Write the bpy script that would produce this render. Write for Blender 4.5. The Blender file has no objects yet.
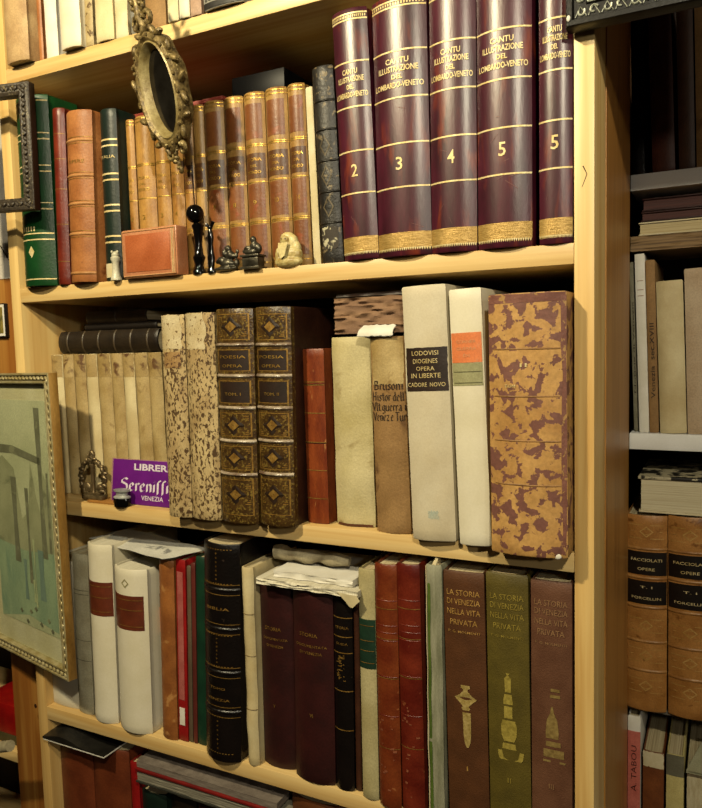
import bpy, bmesh, math, random
from mathutils import Vector, Matrix, noise
C = bpy.context.scene.collection
S = bpy.context.scene
random.seed(7)
PI = math.pi

# ------------------------------------------------------------ camera
CAM = Vector((.1427, -.7984, -.0754)); YAW, PITCH, ROLL, FPX = .4726, -.0835, -.0269, 734.8
def cam_axes():
    cy, sy, cp, sp = math.cos(YAW), math.sin(YAW), math.cos(PITCH), math.sin(PITCH)
    f = Vector((-sy*cp, cy*cp, sp)); r = Vector((cy, sy, 0)); u = r.cross(f)
    cr, sr = math.cos(ROLL), math.sin(ROLL)
    return cr*r + sr*u, -sr*r + cr*u, f
AR, AU, AF = cam_axes()
cd = bpy.data.cameras.new('camera'); cam = bpy.data.objects.new('camera', cd); C.objects.link(cam)
cam.matrix_world = Matrix(((AR.x, AU.x, -AF.x, CAM.x), (AR.y, AU.y, -AF.y, CAM.y), (AR.z, AU.z, -AF.z, CAM.z), (0, 0, 0, 1)))
cd.sensor_fit = 'HORIZONTAL'; cd.sensor_width = 36; cd.lens = FPX*36/702; cd.clip_start = .02
S.camera = cam
def on(x, y, ax, v):
    "point of the plane axis=v seen at photograph pixel x,y"
    d = AR*((x-351)/FPX) + AU*(-(y-404)/FPX) + AF
    return CAM + d*((v-CAM[ax])/d[ax])

# ------------------------------------------------------------ light
S.view_settings.view_transform = 'Standard'; S.view_settings.look = 'None'
S.view_settings.exposure = 0.12; S.view_settings.gamma = 1.0; S.view_settings.use_curve_mapping = False
W = bpy.data.worlds.new('world'); S.world = W; W.use_nodes = True
W.node_tree.nodes['Background'].inputs[0].default_value = (1, .80, .52, 1)
W.node_tree.nodes['Background'].inputs[1].default_value = .012
def lamp(name, loc, e, col, r):
    l = bpy.data.lights.new(name, 'POINT'); l.energy = e; l.color = col; l.shadow_soft_size = r
    o = bpy.data.objects.new(name, l); o.location = loc; C.objects.link(o); return o
lamp('ceiling_lamp', (-.58, -.90, .70), 92, (1, .86, .55), .03)
lamp('ceiling_lamp', (.46, -1.15, .62), 68, (1, .90, .66), .035)
lamp('added_fill_lamp', (1.35, -1.55, .42), 26, (1, .90, .72), .06)  # added fill for the dark upper right shelves, no such lamp known

# ------------------------------------------------------------ materials
ALB = .60   # overall reflectance of the old paper, leather and pine
def lin(c):
    if isinstance(c, str): c = [int(c[i:i+2], 16)/255 for i in (0, 2, 4)]
    return tuple((v/12.92 if v <= .04045 else ((v+.055)/1.055)**2.4)*ALB for v in c) + (1,)
def node_base(name):
    m = bpy.data.materials.new(name); m.use_nodes = True
    nt = m.node_tree; b = nt.nodes['Principled BSDF']
    return m, nt, b
def coords(nt, scale=(1, 1, 1)):
    tc = nt.nodes.new('ShaderNodeTexCoord'); oi = nt.nodes.new('ShaderNodeObjectInfo')
    mu = nt.nodes.new('ShaderNodeVectorMath'); mu.operation = 'SCALE'; mu.inputs[0].default_value = (3, 5, 7)
    nt.links.new(oi.outputs['Random'], mu.inputs['Scale'])
    ad = nt.nodes.new('ShaderNodeVectorMath'); ad.operation = 'ADD'
    nt.links.new(tc.outputs['Object'], ad.inputs[0]); nt.links.new(mu.outputs[0], ad.inputs[1])
    mp = nt.nodes.new('ShaderNodeMapping'); mp.inputs['Scale'].default_value = scale
    nt.links.new(ad.outputs[0], mp.inputs[0]); return mp.outputs[0]
def nz(nt, vec, scale, detail=3, dist=0, rough=.55):
    n = nt.nodes.new('ShaderNodeTexNoise'); n.inputs['Scale'].default_value = scale; n.inputs['Detail'].default_value = detail
    n.inputs['Distortion'].default_value = dist; n.inputs['Roughness'].default_value = rough
    nt.links.new(vec, n.inputs['Vector']); return n.outputs[0]
def ramp(nt, fac, stops, interp='LINEAR'):
    r = nt.nodes.new('ShaderNodeValToRGB'); e = r.color_ramp; e.interpolation = interp
    while len(e.elements) < len(stops): e.elements.new(.5)
    for el, (p, c) in zip(e.elements, stops): el.position = p; el.color = lin(c) if not isinstance(c, tuple) else c
    nt.links.new(fac, r.inputs[0]); return r.outputs[0]
def mixc(nt, fac, a, b, mode='MIX'):
    x = nt.nodes.new('ShaderNodeMix'); x.data_type = 'RGBA'; x.blend_type = mode
    for s, v in ((0, fac), (6, a), (7, b)):
        if hasattr(v, 'links'): nt.links.new(v, x.inputs[s])
        else: x.inputs[s].default_value = v
    return x.outputs[2]
def bump(nt, b, h, strength, dist=.001):
    bp = nt.nodes.new('ShaderNodeBump'); bp.inputs['Strength'].default_value = strength; bp.inputs['Distance'].default_value = dist
    nt.links.new(h, bp.inputs['Height']); nt.links.new(bp.outputs[0], b.inputs['Normal'])
MC = {}
def surf(name, c1, c2, scale=25, rough=.5, bmp=.3, stretch=(1, 1, 1), spots=None, spot_at=.62, spot_scale=90, metal=0, spec=.32, lo=.35, hi=.65, fine=.12, spotw=.03, bscale=500):
    "general mottled surface: two tones, optional worn spots of a third tone, fine grain"
    if name in MC: return MC[name]
    m, nt, b = node_base(name); v = coords(nt, stretch)
    col = ramp(nt, nz(nt, v, scale, 5), [(lo, c1), (hi, c2)])
    g = nz(nt, v, bscale, 2)
    if spots:
        f = ramp(nt, nz(nt, v, spot_scale, 4, .4), [(spot_at, (0, 0, 0, 1)), (spot_at+spotw, (1, 1, 1, 1))])
        col = mixc(nt, f, col, lin(spots))
    gr = ramp(nt, g, [(.3, (1-fine*2,)*3+(1,)), (.7, (1, 1, 1, 1))])
    col = mixc(nt, 1.0, col, gr, 'MULTIPLY')
    nt.links.new(col, b.inputs['Base Color'])
    b.inputs['Roughness'].default_value = rough; b.inputs['Metallic'].default_value = metal
    b.inputs['Specular IOR Level'].default_value = spec
    bump(nt, b, nz(nt, v, bscale*.6, 4), bmp)
    MC[name] = m; return m
def wood(name, c1, c2, c3, axis, rough=.42):
    m, nt, b = node_base(name)
    st = [14, 14, 14]; st[axis] = .9
    v = coords(nt, tuple(st))
    col = ramp(nt, nz(nt, v, 2.2, 3, 1.1), [(.3, c1), (.5, c2), (.72, c3)])
    st2 = [160, 160, 160]; st2[axis] = 3
    v2 = coords(nt, tuple(st2)); g = nz(nt, v2, 1, 3)
    col = mixc(nt, 1.0, col, ramp(nt, g, [(.3, (.86, .80, .72, 1)), (.6, (1, 1, 1, 1))]), 'MULTIPLY')
    nt.links.new(col, b.inputs['Base Color']); b.inputs['Roughness'].default_value = rough
    bump(nt, b, g, .15); return m
def paper(name, c1, c2, axis=0, freq=900, rough=.8):
    "edges of a block of leaves"
    if name in MC: return MC[name]
    m, nt, b = node_base(name); st = [6, 6, 6]; st[axis] = freq; v = coords(nt, tuple(st))
    f = nz(nt, v, 1, 3); nt.links.new(ramp(nt, f, [(.3, c2), (.6, c1)]), b.inputs['Base Color'])
    b.inputs['Roughness'].default_value = rough; bump(nt, b, f, .6); MC[name] = m; return m

pine_x = wood('pine_shelf', 'f0d394', 'e8c684', 'd8ae66', 0)
pine_z = wood('pine_post', 'efd08c', 'e4be78', 'd0a45c', 2)
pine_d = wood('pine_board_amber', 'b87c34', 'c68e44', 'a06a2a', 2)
pine_o = wood('pine_board_orange', 'c08a42', 'a66b2c', '8f5520', 2)
back_m = surf('dark_back_board', '241509', '1a0f07', rough=.8)
white_x = surf('white_shelf_paint', 'fbfbf6', 'f2f1ea', rough=.5, bmp=.05, fine=.03)
grey_x = surf('grey_shelf_metal', '77736a', '6c685f', rough=.5, bmp=.05, fine=.03)
gold = surf('gilt_tooling', 'e8bf62', 'c8963a', 120, .38, .1, metal=.75)
gold_dull = surf('worn_gilt', 'b88f45', '8a6428', 160, .5, .1, metal=.45)
gold_pale = surf('pale_gilt', 'f6e4b0', 'e0c47c', 120, .45, .1, metal=.2)
ink_m = surf('brown_ink', '2c1c0d', '3a2814', rough=.8)
pg_cream = paper('cream_leaves', 'd9c9a0', 'a8946a')
pg_white = paper('white_leaves', 'e6dfc8', 'c0b698')
pg_brown = paper('browned_leaves', '9c7a52', '6b4f32')

# ------------------------------------------------------------ object helpers
def link(name, verts, faces, mat, parent=None, smooth=40):
    me = bpy.data.meshes.new(name); me.from_pydata([tuple(v) for v in verts], [], faces); me.update()
    bm = bmesh.new(); bm.from_mesh(me); bmesh.ops.recalc_face_normals(bm, faces=bm.faces); bm.to_mesh(me); bm.free()
    if mat: me.materials.append(mat)
    if smooth:
        for p in me.polygons: p.use_smooth = True
        me.set_sharp_from_angle(angle=math.radians(smooth))
    o = bpy.data.objects.new(name, me); C.objects.link(o)
    if parent: o.parent = parent
    return o
def tag(o, label, cat, group=None, kind=None):
    o['label'] = label; o['category'] = cat
    if group: o['group'] = group
    if kind: o['kind'] = kind
    return o
def thing(name, label, cat, loc, rot=(0, 0, 0), group=None):
    o = bpy.data.objects.new(name, None); C.objects.link(o); o.empty_display_size = .02
    o.location = loc; o.rotation_euler = rot; return tag(o, label, cat, group)
class MB:
    def __init__(s): s.v = []; s.f = []
    def add(s, v, f):
        n = len(s.v); s.v += [Vector(p) for p in v]; s.f += [tuple(i+n for i in q) for q in f]; return s
    def box(s, x0, x1, y0, y1, z0, z1, bev=0):
        if bev:
            bm = bmesh.new(); bmesh.ops.create_cube(bm, size=1)
            for p in bm.verts: p.co = Vector(((x0+x1)/2+p.co.x*(x1-x0), (y0+y1)/2+p.co.y*(y1-y0), (z0+z1)/2+p.co.z*(z1-z0)))
            bmesh.ops.bevel(bm, geom=bm.edges[:], offset=bev, segments=2, affect='EDGES', profile=.5)
            bm.verts.index_update(); s.add([p.co.copy() for p in bm.verts], [[q.index for q in f.verts] for f in bm.faces]); bm.free(); return s
        v = [(x, y, z) for x in (x0, x1) for y in (y0, y1) for z in (z0, z1)]
        return s.add(v, [(0, 1, 3, 2), (4, 6, 7, 5), (0, 4, 5, 1), (2, 3, 7, 6), (0, 2, 6, 4), (1, 5, 7, 3)])
    def grid(s, rows, closed=False):
        n = len(rows[0]); v = [p for r in rows for p in r]; f = []
        for i in range(len(rows)-1):
            for j in range(n if closed else n-1):
                k = (j+1) % n; f.append((i*n+j, i*n+k, (i+1)*n+k, (i+1)*n+j))
        return s.add(v, f)
    def lathe(s, prof, cx=0, cy=0, n=24, sx=1, sy=1):
        rows = [[(cx+r*sx*math.cos(2*PI*j/n), cy+r*sy*math.sin(2*PI*j/n), z) for j in range(n)] for r, z in prof]
        k = len(s.v); s.grid(rows, True); m = len(prof)
        s.f.append(tuple(k+j for j in range(n))); s.f.append(tuple(k+(m-1)*n+j for j in range(n))); return s
    def ell(s, c, r, n=12, rot=None):
        v = []; f = []
        for i in range(n//2+1):
            a = PI*i/(n//2)
            for j in range(n):
                b = 2*PI*j/n; p = Vector((r[0]*math.sin(a)*math.cos(b), r[1]*math.sin(a)*math.sin(b), r[2]*math.cos(a)))
                if rot is not None: p = rot @ p
                v.append(Vector(c)+p)
        for i in range(n//2):
            for j in range(n):
                k = (j+1) % n; f.append((i*n+j, i*n+k, (i+1)*n+k, (i+1)*n+j))
        return s.add(v, f)
    def tube(s, pts, r, n=8, closed=False):
        pts = [Vector(p) for p in pts]; m = len(pts); rows = []
        for i, p in enumerate(pts):
            if closed: t = pts[(i+1) % m]-pts[i-1]
            else: t = pts[min(i+1, m-1)]-pts[max(i-1, 0)]
            t.normalize(); a = Vector((0, 1, 0)) if abs(t.y) < .9 else Vector((1, 0, 0))
            u = t.cross(a).normalized(); w = t.cross(u); rr = r(i/(m-1)) if callable(r) else r
            rows.append([p + u*rr*math.cos(2*PI*j/n) + w*rr*math.sin(2*PI*j/n) for j in range(n)])
        if closed: rows.append(rows[0])
        k = len(s.v); s.grid(rows, True)
        if not closed: s.f.append(tuple(k+j for j in range(n))); s.f.append(tuple(k+(m-1)*n+j for j in range(n)))
        return s
    def build(s, name, mat, parent=None, smooth=40): return link(name, s.v, s.f, mat, parent, smooth)
def box(name, x0, x1, y0, y1, z0, z1, mat, parent=None, bev=.0008):
    return MB().box(x0, x1, y0, y1, z0, z1, bev).build(name, mat, parent)

TX = {}
def text_mesh(txt, bold=0):
    k = (txt, bold)
    if k not in TX:
        cu = bpy.data.curves.new('t', 'FONT'); cu.body = txt; cu.align_x = 'CENTER'; cu.offset = bold; cu.resolution_u = 2
        o = bpy.data.objects.new('t', cu); C.objects.link(o); bpy.context.view_layer.update()
        me = bpy.data.meshes.new_from_object(o.evaluated_get(bpy.context.evaluated_depsgraph_get()))
        v = [(p.co.x, p.co.y) for p in me.vertices]; f = [tuple(q.vertices) for q in me.polygons]
        bpy.data.objects.remove(o); bpy.data.curves.remove(cu); bpy.data.meshes.remove(me)
        xs = [a for a, b in v]; ys = [b for a, b in v]
        w = max(xs)-min(xs); h = max(ys)-min(ys); cx = (max(xs)+min(xs))/2; cy = (max(ys)+min(ys))/2
        TX[k] = ([((a-cx)/w, (b-cy)/h) for a, b in v], f, w/h)
    return TX[k]

# ------------------------------------------------------------ the book
class Book:
    """local frame: x across the spine, y into the shelf (0 = front of spine), z up"""
    def __init__(s, root, w, h, d, sag, noise_amp=0, seed=0):
        s.r, s.w, s.h, s.d, s.sag, s.na, s.seed = root, w, h, d, sag*w, noise_amp, seed
    def wob(s, x, z):
        if not s.na: return 0
        return s.na*noise.noise(Vector((x*40+s.seed*3.1, s.seed, z*25)))
    def sp(s, u, z, off=0):
        x = u*s.w/2; y = s.sag*abs(u)**2.3
        sl = s.sag*2.3*abs(u)**1.3*(1 if u > 0 else -1)*2/s.w
        n = Vector((sl, -1, 0)).normalized()
        return Vector((x, y + s.wob(x, z), z)) + n*off
    def cover(s, mat, t=.0022, n=16, side_noise=0, name='cover', board=None):
        w, d, h = s.w, s.d, s.h; us = [-1+2*i/n for i in range(n+1)]
        jy = s.sag
        path = [(-w/2, d), (-w/2, d*.5), (-w/2, jy+.008), (-w/2+t*.5, jy+.005), (-w/2+t*.15, jy+.002)]
        path += [(None, u) for u in us]
        path += [(w/2-t*.15, jy+.002), (w/2-t*.5, jy+.005), (w/2, jy+.008), (w/2, d*.5), (w/2, d)]
        nz_ = 22; zs = [0, .0015] + [h*i/nz_ for i in range(1, nz_)] + [h-.0015, h]
        outer = []; inner = []
        for k, z in enumerate(zs):
            e = .0009 if k in (0, len(zs)-1) else 0
            ro = []; ri = []
            for a, b in path:
                if a is None:
                    u = b*(1-e*2/w); p = s.sp(u, z); p.y += e; q = Vector((b*(w/2-t), p.y+t+ (0 if abs(b) < .9 else 0), z))
                else:
                    sg = 1 if a > 0 else -1
                    p = Vector((a-sg*e, b, z)); q = Vector((sg*(w/2-t), max(b, jy+t), z))
                ro.append(p); ri.append(q)
            outer.append(ro); inner.append(ri)
        m = MB(); L = len(path); K = len(zs)
        m.grid(outer); m.grid(inner)
        N = L*K
        for k in (0, K-1):
            for j in range(L-1): m.f.append((k*L+j, k*L+j+1, N+k*L+j+1, N+k*L+j))
        for j in (0, L-1):
            for k in range(K-1): m.f.append((k*L+j, (k+1)*L+j, N+(k+1)*L+j, N+k*L+j))
        o = m.build(name, mat, s.r)
        if board:
            o.data.materials.append(board)
            for p in o.data.polygons:
                if p.center.y > jy+.012: p.material_index = 1
        return o
    def pages(s, mat, t=.0024, rec=.003):
        w, d, h = s.w/2-t, s.d-.003, s.h
        n = 8; fr = [(w*(-1+2*i/n), s.sag*abs(-1+2*i/n)**2.3+t+.001+(s.na if s.na else 0)) for i in range(n+1)]
        path = fr + [(w, d), (-w, d)]
        m = MB(); m.grid([[(x, y, z) for x, y in path] for z in (rec*.5, h-rec)], True)
        L = len(path); m.f.append(tuple(range(L))); m.f.append(tuple(range(L, 2*L)))
        return m.build('page_block', mat, s.r, 30)
    def strip(s, m, z0, z1, u0=-1, u1=1, off=.00035, n=10, nz_=1):
        rows = []
        for k in range(nz_+1):
            z = z0+(z1-z0)*k/nz_
            rows.append([s.sp(u0+(u1-u0)*i/n, z, off) for i in range(n+1)])
        m.grid(rows)
    def plate(s, name, mat, z0, z1, u0=-.98, u1=.98, off=.0005, rag=0, nu=14, nzz=10):
        "a thin label glued to the spine, with thickness"
        m = MB(); rows = []
        for k in range(nzz+1):
            z = z0+(z1-z0)*k/nzz; a, b = u0, u1
            if rag: a += rag*abs(noise.noise(Vector((z*400, 1, s.seed)))); b -= rag*abs(noise.noise(Vector((z*400, 9, s.seed))))
            rows.append([s.sp(a+(b-a)*i/nu, z+(rag*.01*noise.noise(Vector((i*3.1, k, s.seed))) if k in (0, nzz) else 0), off) for i in range(nu+1)])
        rows = [[p+Vector((0, off*1.1, 0)) for p in rows[0]]] + rows + [[p+Vector((0, off*1.1, 0)) for p in rows[-1]]]
        m.grid(rows); return m.build(name, mat, s.r)
    def band(s, mat, z, hh=.003, pr=.002, name='raised_band', u=1.0):
        m = MB(); rows = []
        for k in range(7):
            a = -1+k/3; rows.append([s.sp(u*(-1+i/6), z+a*hh, -.0004+pr*math.cos(a*PI/2)*(1 if abs(-1+i/6) < .95 else .6)) for i in range(13)])
        m.grid(rows); return m.build(name, mat, s.r)
    def text(s, name, mat, rows, bold=0, off=.0007, vertical=False):
        "rows: (string, centre z, letter height, width fraction of spine[, u centre])"
        m = MB()
        for r in rows:
            txt, zc, hh, wf = r[:4]; uc = r[4] if len(r) > 4 else 0
            v, f, asp = text_mesh(txt, bold); W_ = wf*s.w; out = []
            for a, b in v:
                if vertical: X, Z = -b*hh, a*wf
                else: X, Z = a*W_, b*hh
                uu = max(-1, min(1, (X/(s.w/2))+uc)); out.append(s.sp(uu, zc+Z, off))
            m.add(out, f)
        return m.build(name, mat, s.r, 0)
    def lines(s, mat, zs, hh=.0007, name='gilt_tooling', u=.99, off=.0005, extra=None):
        m = MB()
        for z in zs: s.strip(m, z-hh, z+hh, -u, u, off)
        if extra: extra(m)
        return m.build(name, mat, s.r, 0)
    def diamond(s, m, zc, rw, rh, t=.22, off=.0006):
        P = [(0, 1), (1, 0), (0, -1), (-1, 0)]
        for i in range(4):
            a, b = P[i], P[(i+1) % 4]
            q = [s.sp(x*rw*k, zc+z*rh*k, off) for k in (1, 1-t) for x, z in (a, b)]
            m.add(q, [(0, 1, 3, 2)])


def word_len(w, G): return sum(G[c][0] for c in w)
def nib_quads(word, G, nx=.62, ny=.5):
    out = []; cx = 0
    for ch_ in word:
        wd_, st = G[ch_]
        for pl in st:
            for (ax, az), (bx, bz) in zip(pl, pl[1:]):
                out.append([(cx+ax-nx, az-ny), (cx+bx-nx, bz-ny), (cx+bx+nx, bz+ny), (cx+ax+nx, az+ny)])
        cx += wd_
    return out, cx
HG = {'B': (5.6, [[(1, .3), (1, 8.6)], [(1, 8.4), (3.6, 8.2), (3.8, 6), (1.2, 4.8)], [(1.4, 4.8), (4.4, 4), (4.2, .8), (1, .3)]]), 'r': (3.4, [[(.4, 5), (1, 5.6), (1, .3)], [(1, 4.4), (2.2, 5.6), (3, 5)]]),
 'u': (4.6, [[(.6, 5.4), (.6, 1), (1.8, .2), (3.2, 1.2)], [(3.3, 5.4), (3.3, .5), (4, .3)]]), 's': (3.6, [[(3, 4.9), (1.6, 5.6), (.8, 4.4), (2.8, 1.9), (1.8, .3), (.4, 1)]]),
 'o': (4.3, [[(2, .2), (.7, 1.4), (.7, 4.4), (2, 5.6), (3.3, 4.4), (3.3, 1.4), (2, .2)]]), 'n': (4.6, [[(.4, 5), (1, 5.6), (1, .3)], [(1, 4.4), (2.4, 5.6), (3.4, 4.8), (3.4, .4), (4, .8)]]),
 'i': (2.3, [[(.3, 5), (1, 5.6), (1, .4), (1.6, .9)], [(.9, 7.6), (1.2, 7.9)]]), 'H': (6.2, [[(1, .2), (1, 8.8)], [(4.6, .2), (4.6, 8.8)], [(1, 4.4), (4.6, 4.4)]]), 't': (3, [[(1.4, 7.6), (1.4, 1), (2.4, .3)], [(.3, 5.4), (2.6, 5.4)]]),
 'd': (4.6, [[(3.2, 8.8), (3.2, .6), (3.9, .3)], [(3.2, 5), (2, 5.6), (.8, 4.4), (.8, 1.2), (1.8, .3), (3.2, 1.4)]]), 'l': (2.3, [[(.9, 8.8), (.9, .8), (1.7, .3)]]), "'": (1.6, [[(.8, 8.8), (.5, 7.4)]]), 'V': (5, [[(.2, 8.6), (2.2, .3), (4.4, 8.6)]]),
 'g': (4.4, [[(3.2, 5.4), (3.2, -1.6), (1.6, -2.4), (.6, -1.8)], [(3.2, 5), (2, 5.6), (.8, 4.4), (.8, 1.4), (1.8, .5), (3.2, 1.4)]]), 'z': (4, [[(.4, 5.4), (3.2, 5.4), (.5, .4), (3.4, .4)]]), 'T': (5.4, [[(.2, 8.4), (5, 8.4)], [(2.6, 8.4), (2.6, .2)]]),
 '.': (1.7, [[(.7, .3), (.9, .6)]]), ' ': (2.2, []), 'e': (4, [[(3.2, 1), (1.8, .1), (.7, 1.2), (.7, 4.4), (1.9, 5.6), (3, 4.8), (2.6, 3.6), (.9, 2.6)]]), 'a': (4.4, [[(.8, 4.8), (2.2, 5.6), (3.1, 4.8), (3.1, .6), (3.8, .4)], [(3, 3.4), (1.4, 3), (.7, 1.6), (1.4, .3), (3, 1.4)]])}

LAST = {}; XL = -.84
def make_book(row, zS, px, Y, label, name='book', d=.16, sag=.14, cover=None, page=pg_cream, noise_amp=0, cat='book', group=None, seed=None, rec=.003, pages=True, maxlean=3.5, board=None):
    xlb, xrb, yb, xlt, xrt, yt = px
    Xt0, Xt1 = on(xlt, yt, 1, Y).x, on(xrt, yt, 1, Y).x
    h = on((xlt+xrt)/2, yt, 1, Y).z - zS
    if xlb is None: Xb0, Xb1 = Xt0, Xt1
    else: Xb0, Xb1 = on(xlb, yb, 1, Y).x, on(xrb, yb, 1, Y).x
    w = ((Xb1-Xb0)+(Xt1-Xt0))/2; cb = (Xb0+Xb1)/2; ct = (Xt0+Xt1)/2
    if row in ('C', 'D'): cb -= .3*sag*w; ct -= .3*sag*w
    ml = math.radians(maxlean); lean = max(-ml, min(ml, math.atan((ct-cb)/h)))
    if row in LAST:
        pb, pl, ph = LAST[row]
        hm = min(ph, h)
        v = max(0, pb-(cb-w/2), (pb+math.tan(pl)*hm)-(cb-w/2+math.tan(lean)*hm)) + .0002
        left = cb-w/2; gap = left-pb
        if v > .0002 and v < .5*w: w -= v; cb += v/2
        elif v > .0002: cb += v
        if v > .0008: print('SHIFT', row, round(v, 4), round(w, 4), label[:50])
    if row in ('C', 'B', 'D') and cb+w/2+max(0, math.tan(lean)*h) > -.0008: cb -= cb+w/2+max(0, math.tan(lean)*h)+.0008
    if row in ('D', 'B') and cb-w/2 < XL+.001: cb += XL+.001-(cb-w/2)
    LAST[row] = (cb+w/2, lean, h)
    sg = sag*w
    z0 = zS + abs(math.sin(lean))*w/2 + .0001
    r = thing(name, label, cat, (cb, Y-sg*.85, z0), (0, lean, 0), group)
    b = Book(r, w, h, d, sag, noise_amp, seed if seed is not None else len(bpy.data.objects))
    b.yb, b.yt = (yb, yt); 
    b.P = lambda y: (on((xlt+xrt)/2+((xlb if xlb is not None else xlt)-xlt)*((y-yt)/((yb or yt+200)-yt)), y, 1, Y).z - zS)
    if cover: b.cover(cover, board=board)
    if pages: b.pages(page, rec=rec)
    return b

ZA, ZB, ZC, ZD, ZE = .352, .022, -.308, -.655, -1.0
TH = .022; XL = -.84; WP = .0207; DP = .30; FLOOR = -1.55

# ------------------------------------------------------------ the room
def struct(o, name): o.name = name; o['kind'] = 'structure'; return o
wallm = surf('shop_wall_plaster', '6b4a30', '5c3f28', rough=.9)
struct(box('floor', -2.6, 1.6, -1.8, 1.0, FLOOR-.05, FLOOR, surf('floor_boards', '4a2f1a', '3a2413', rough=.6, stretch=(1, 8, 1)), None, 0), 'floor')
struct(box('wall_back', -2.6, 1.6, .72, .78, FLOOR, 1.3, wallm, None, 0), 'wall_back')

# ------------------------------------------------------------ bookcases
bc = thing('bookcase', 'tall open pine bookcase with four visible shelves of antique books', 'bookcase', (0, 0, FLOOR))
def bpart(name, x0, x1, y0, y1, z0, z1, mat, root=bc, bev=.001):
    o = box(name, x0, x1, y0, y1, z0, z1, mat, None, bev); o.parent = root
    o.matrix_parent_inverse = Matrix.Translation(-Vector(root.location)); return o
sp_r = bpart('side_panel', 0.0002, WP, 0, DP-.001, FLOOR, .85, pine_z)
sp_l = bpart('side_panel', XL-WP, XL, 0, DP-.001, FLOOR, .85, pine_z)
for z in (ZA, ZB, ZC, ZD, ZE, -1.40, .70): bpart('shelf', XL+.0002, 0, 0, DP-.004, z-TH, z, pine_x)
bpart('back_panel', XL-WP, WP, DP, DP+.006, FLOOR, .85, back_m, bev=0)
m = MB()   # crack in the post and a nail hole
a = on(583, 166, 1, 0); b_ = on(587, 174, 1, 0); c_ = on(582, 187, 1, 0)
m.tube([(p.x, -.0001, p.z) for p in (a, b_, c_)], lambda t: .0006*(1-t*.6), 5)
o = m.build('crack', surf('crack_dark', '2a1808', '1c1006'), None); o.parent = sp_r
kn = MB(); q = on(35.5, 706, 1, 0); kn.ell((q.x, 0, q.z), (.0032, .0005, .004)); o = kn.build('knot', surf('knot_brown', '3a1c0a', '2a1206'), None); o.parent = sp_l

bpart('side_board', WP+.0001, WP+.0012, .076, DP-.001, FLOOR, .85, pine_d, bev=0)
nb = thing('bookcase', 'neighbouring bookcase of orange pine boards at the far left', 'bookcase', (-1.0, 0, FLOOR))
XN = on(14, 706, 1, .05).x
bpart('side_panel', XN, XL-WP-.0005, .05, DP, FLOOR, .85, pine_o, nb)
for z in (-.55, -.80, -1.1, .3, -.1): bpart('shelf', -1.7, XN-.0005, .055, DP-.01, z-.02, z, pine_x, nb)
bpart('side_panel', -1.75, -1.701, .05, DP, FLOOR, .85, pine_o, nb)
bpart('back_panel', -1.75, XL-WP-.0005, DP+.001, DP+.006, FLOOR, .85, back_m, nb, 0)

YR = .30
rb = thing('bookcase', 'recessed bookcase with thin white shelves at the right edge', 'bookcase', (.5, YR, FLOOR))
S1, S2, S3, S4 = .144, -.214, -.6135, -1.0
for z, t, mt in ((S1, .022, white_x), (S2, .023, white_x), (S3, .006, grey_x), (S4, .02, white_x), (.52, .02, grey_x)):
    bpart('shelf', WP+.0015, .92, YR+.002, YR+.28, z-t, z, mt, rb)
bpart('side_panel', .92, .94, YR+.002, YR+.28, FLOOR, .85, pine_d, rb)
bpart('back_panel', WP+.001, .94, YR+.281, YR+.29, FLOOR, .85, back_m, rb, 0)

# ------------------------------------------------------------ leather and paper
vel = surf('vellum', 'e0d0a2', 'c9b482', 18, .6, .25, fine=.05, spots='a8895a', spot_at=.66, spot_scale=22, spotw=.12)
vel_old = surf('aged_vellum', 'c8b07a', 'a88c54', 22, .6, .5, fine=.1, spots='8a6b3a', spot_at=.60, spot_scale=45, spotw=.16)
vel_white = surf('white_vellum', 'e8e0c8', 'dcd2b4', 14, .5, .15, fine=.03, spots='c6b68e', spot_at=.68, spot_scale=16, spotw=.15)
vel_grey = surf('grey_vellum', 'd6cbb0', 'c8b998', 12, .55, .2, fine=.05, spots='b3a27c', spot_at=.66, spot_scale=14, spotw=.15)
cream = surf('cream_paper', 'e4d8b4', 'd2c296', 30, .75, .2, fine=.05)
white_p = surf('white_paper', 'eeeade', 'e0dac8', 30, .8, .15, fine=.03)
calf = surf('tan_calf', 'c4944c', 'a47232', 30, .42, .3, stretch=(1.5, 1, .6), spots='7a4418', spot_at=.6, spot_scale=30, spotw=.15)
calf_red = surf('red_calf', '9c4e1c', '7c3512', 30, .4, .3, stretch=(1.5, 1, .6), spots='5c2009', spot_at=.6, spot_scale=40, spotw=.15)
tan_leather = surf('tan_leather', 'b87842', '9a5c2c', 26, .5, .4, spots='7c431c', spot_at=.62, spot_scale=40, spotw=.1)
brown_leather = surf('brown_leather', 'c08848', 'a06a30', 26, .42, .5, spots='7c4c1c', spot_at=.6, spot_scale=60, spotw=.1)
shaded_board = surf('shaded_board_leather', '3a1f14', '2a140c', 26, .4, .5)  # dark board leather, its colour also holding the shade on the book sides
maroon = surf('dark_maroon_cloth', '3c1412', '2c0d0c', 26, .5, .3)
red_leather = surf('oxblood_leather', '80301c', '601a10', 26, .36, .4, spots='8c4a2c', spot_at=.68, spot_scale=70, spotw=.04)
purple = surf('purple_morocco', '50182a', '36101c', 26, .34, .12, stretch=(2.2, 1, .5), spots='78301c', spot_at=.57, spot_scale=24, spotw=.14, spec=.42, bscale=300, fine=.06)
black_l = surf('black_leather', '16100e', '0e0a09', 30, .33, .5, spots='3c3028', spot_at=.7, spot_scale=120, spotw=.03)
green_cloth = surf('green_cloth', '144a20', '0e3a1a', 26, .4, .3)
dgreen = surf('dark_green_cloth', '16281f', '0f1f1a', 26, .42, .3)
gtool = surf('gold_tooled_brown_leather', '543c1c', '3c2812', 60, .34, .6, spots='8a7234', spot_at=.52, spot_scale=300, spotw=.14)
sprk = surf('sprinkled_paper', 'd0b884', 'ac9060', 30, .7, .4, spots='523818', spot_at=.515, spot_scale=270, spotw=.05, stretch=(1, 1, .6))
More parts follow.
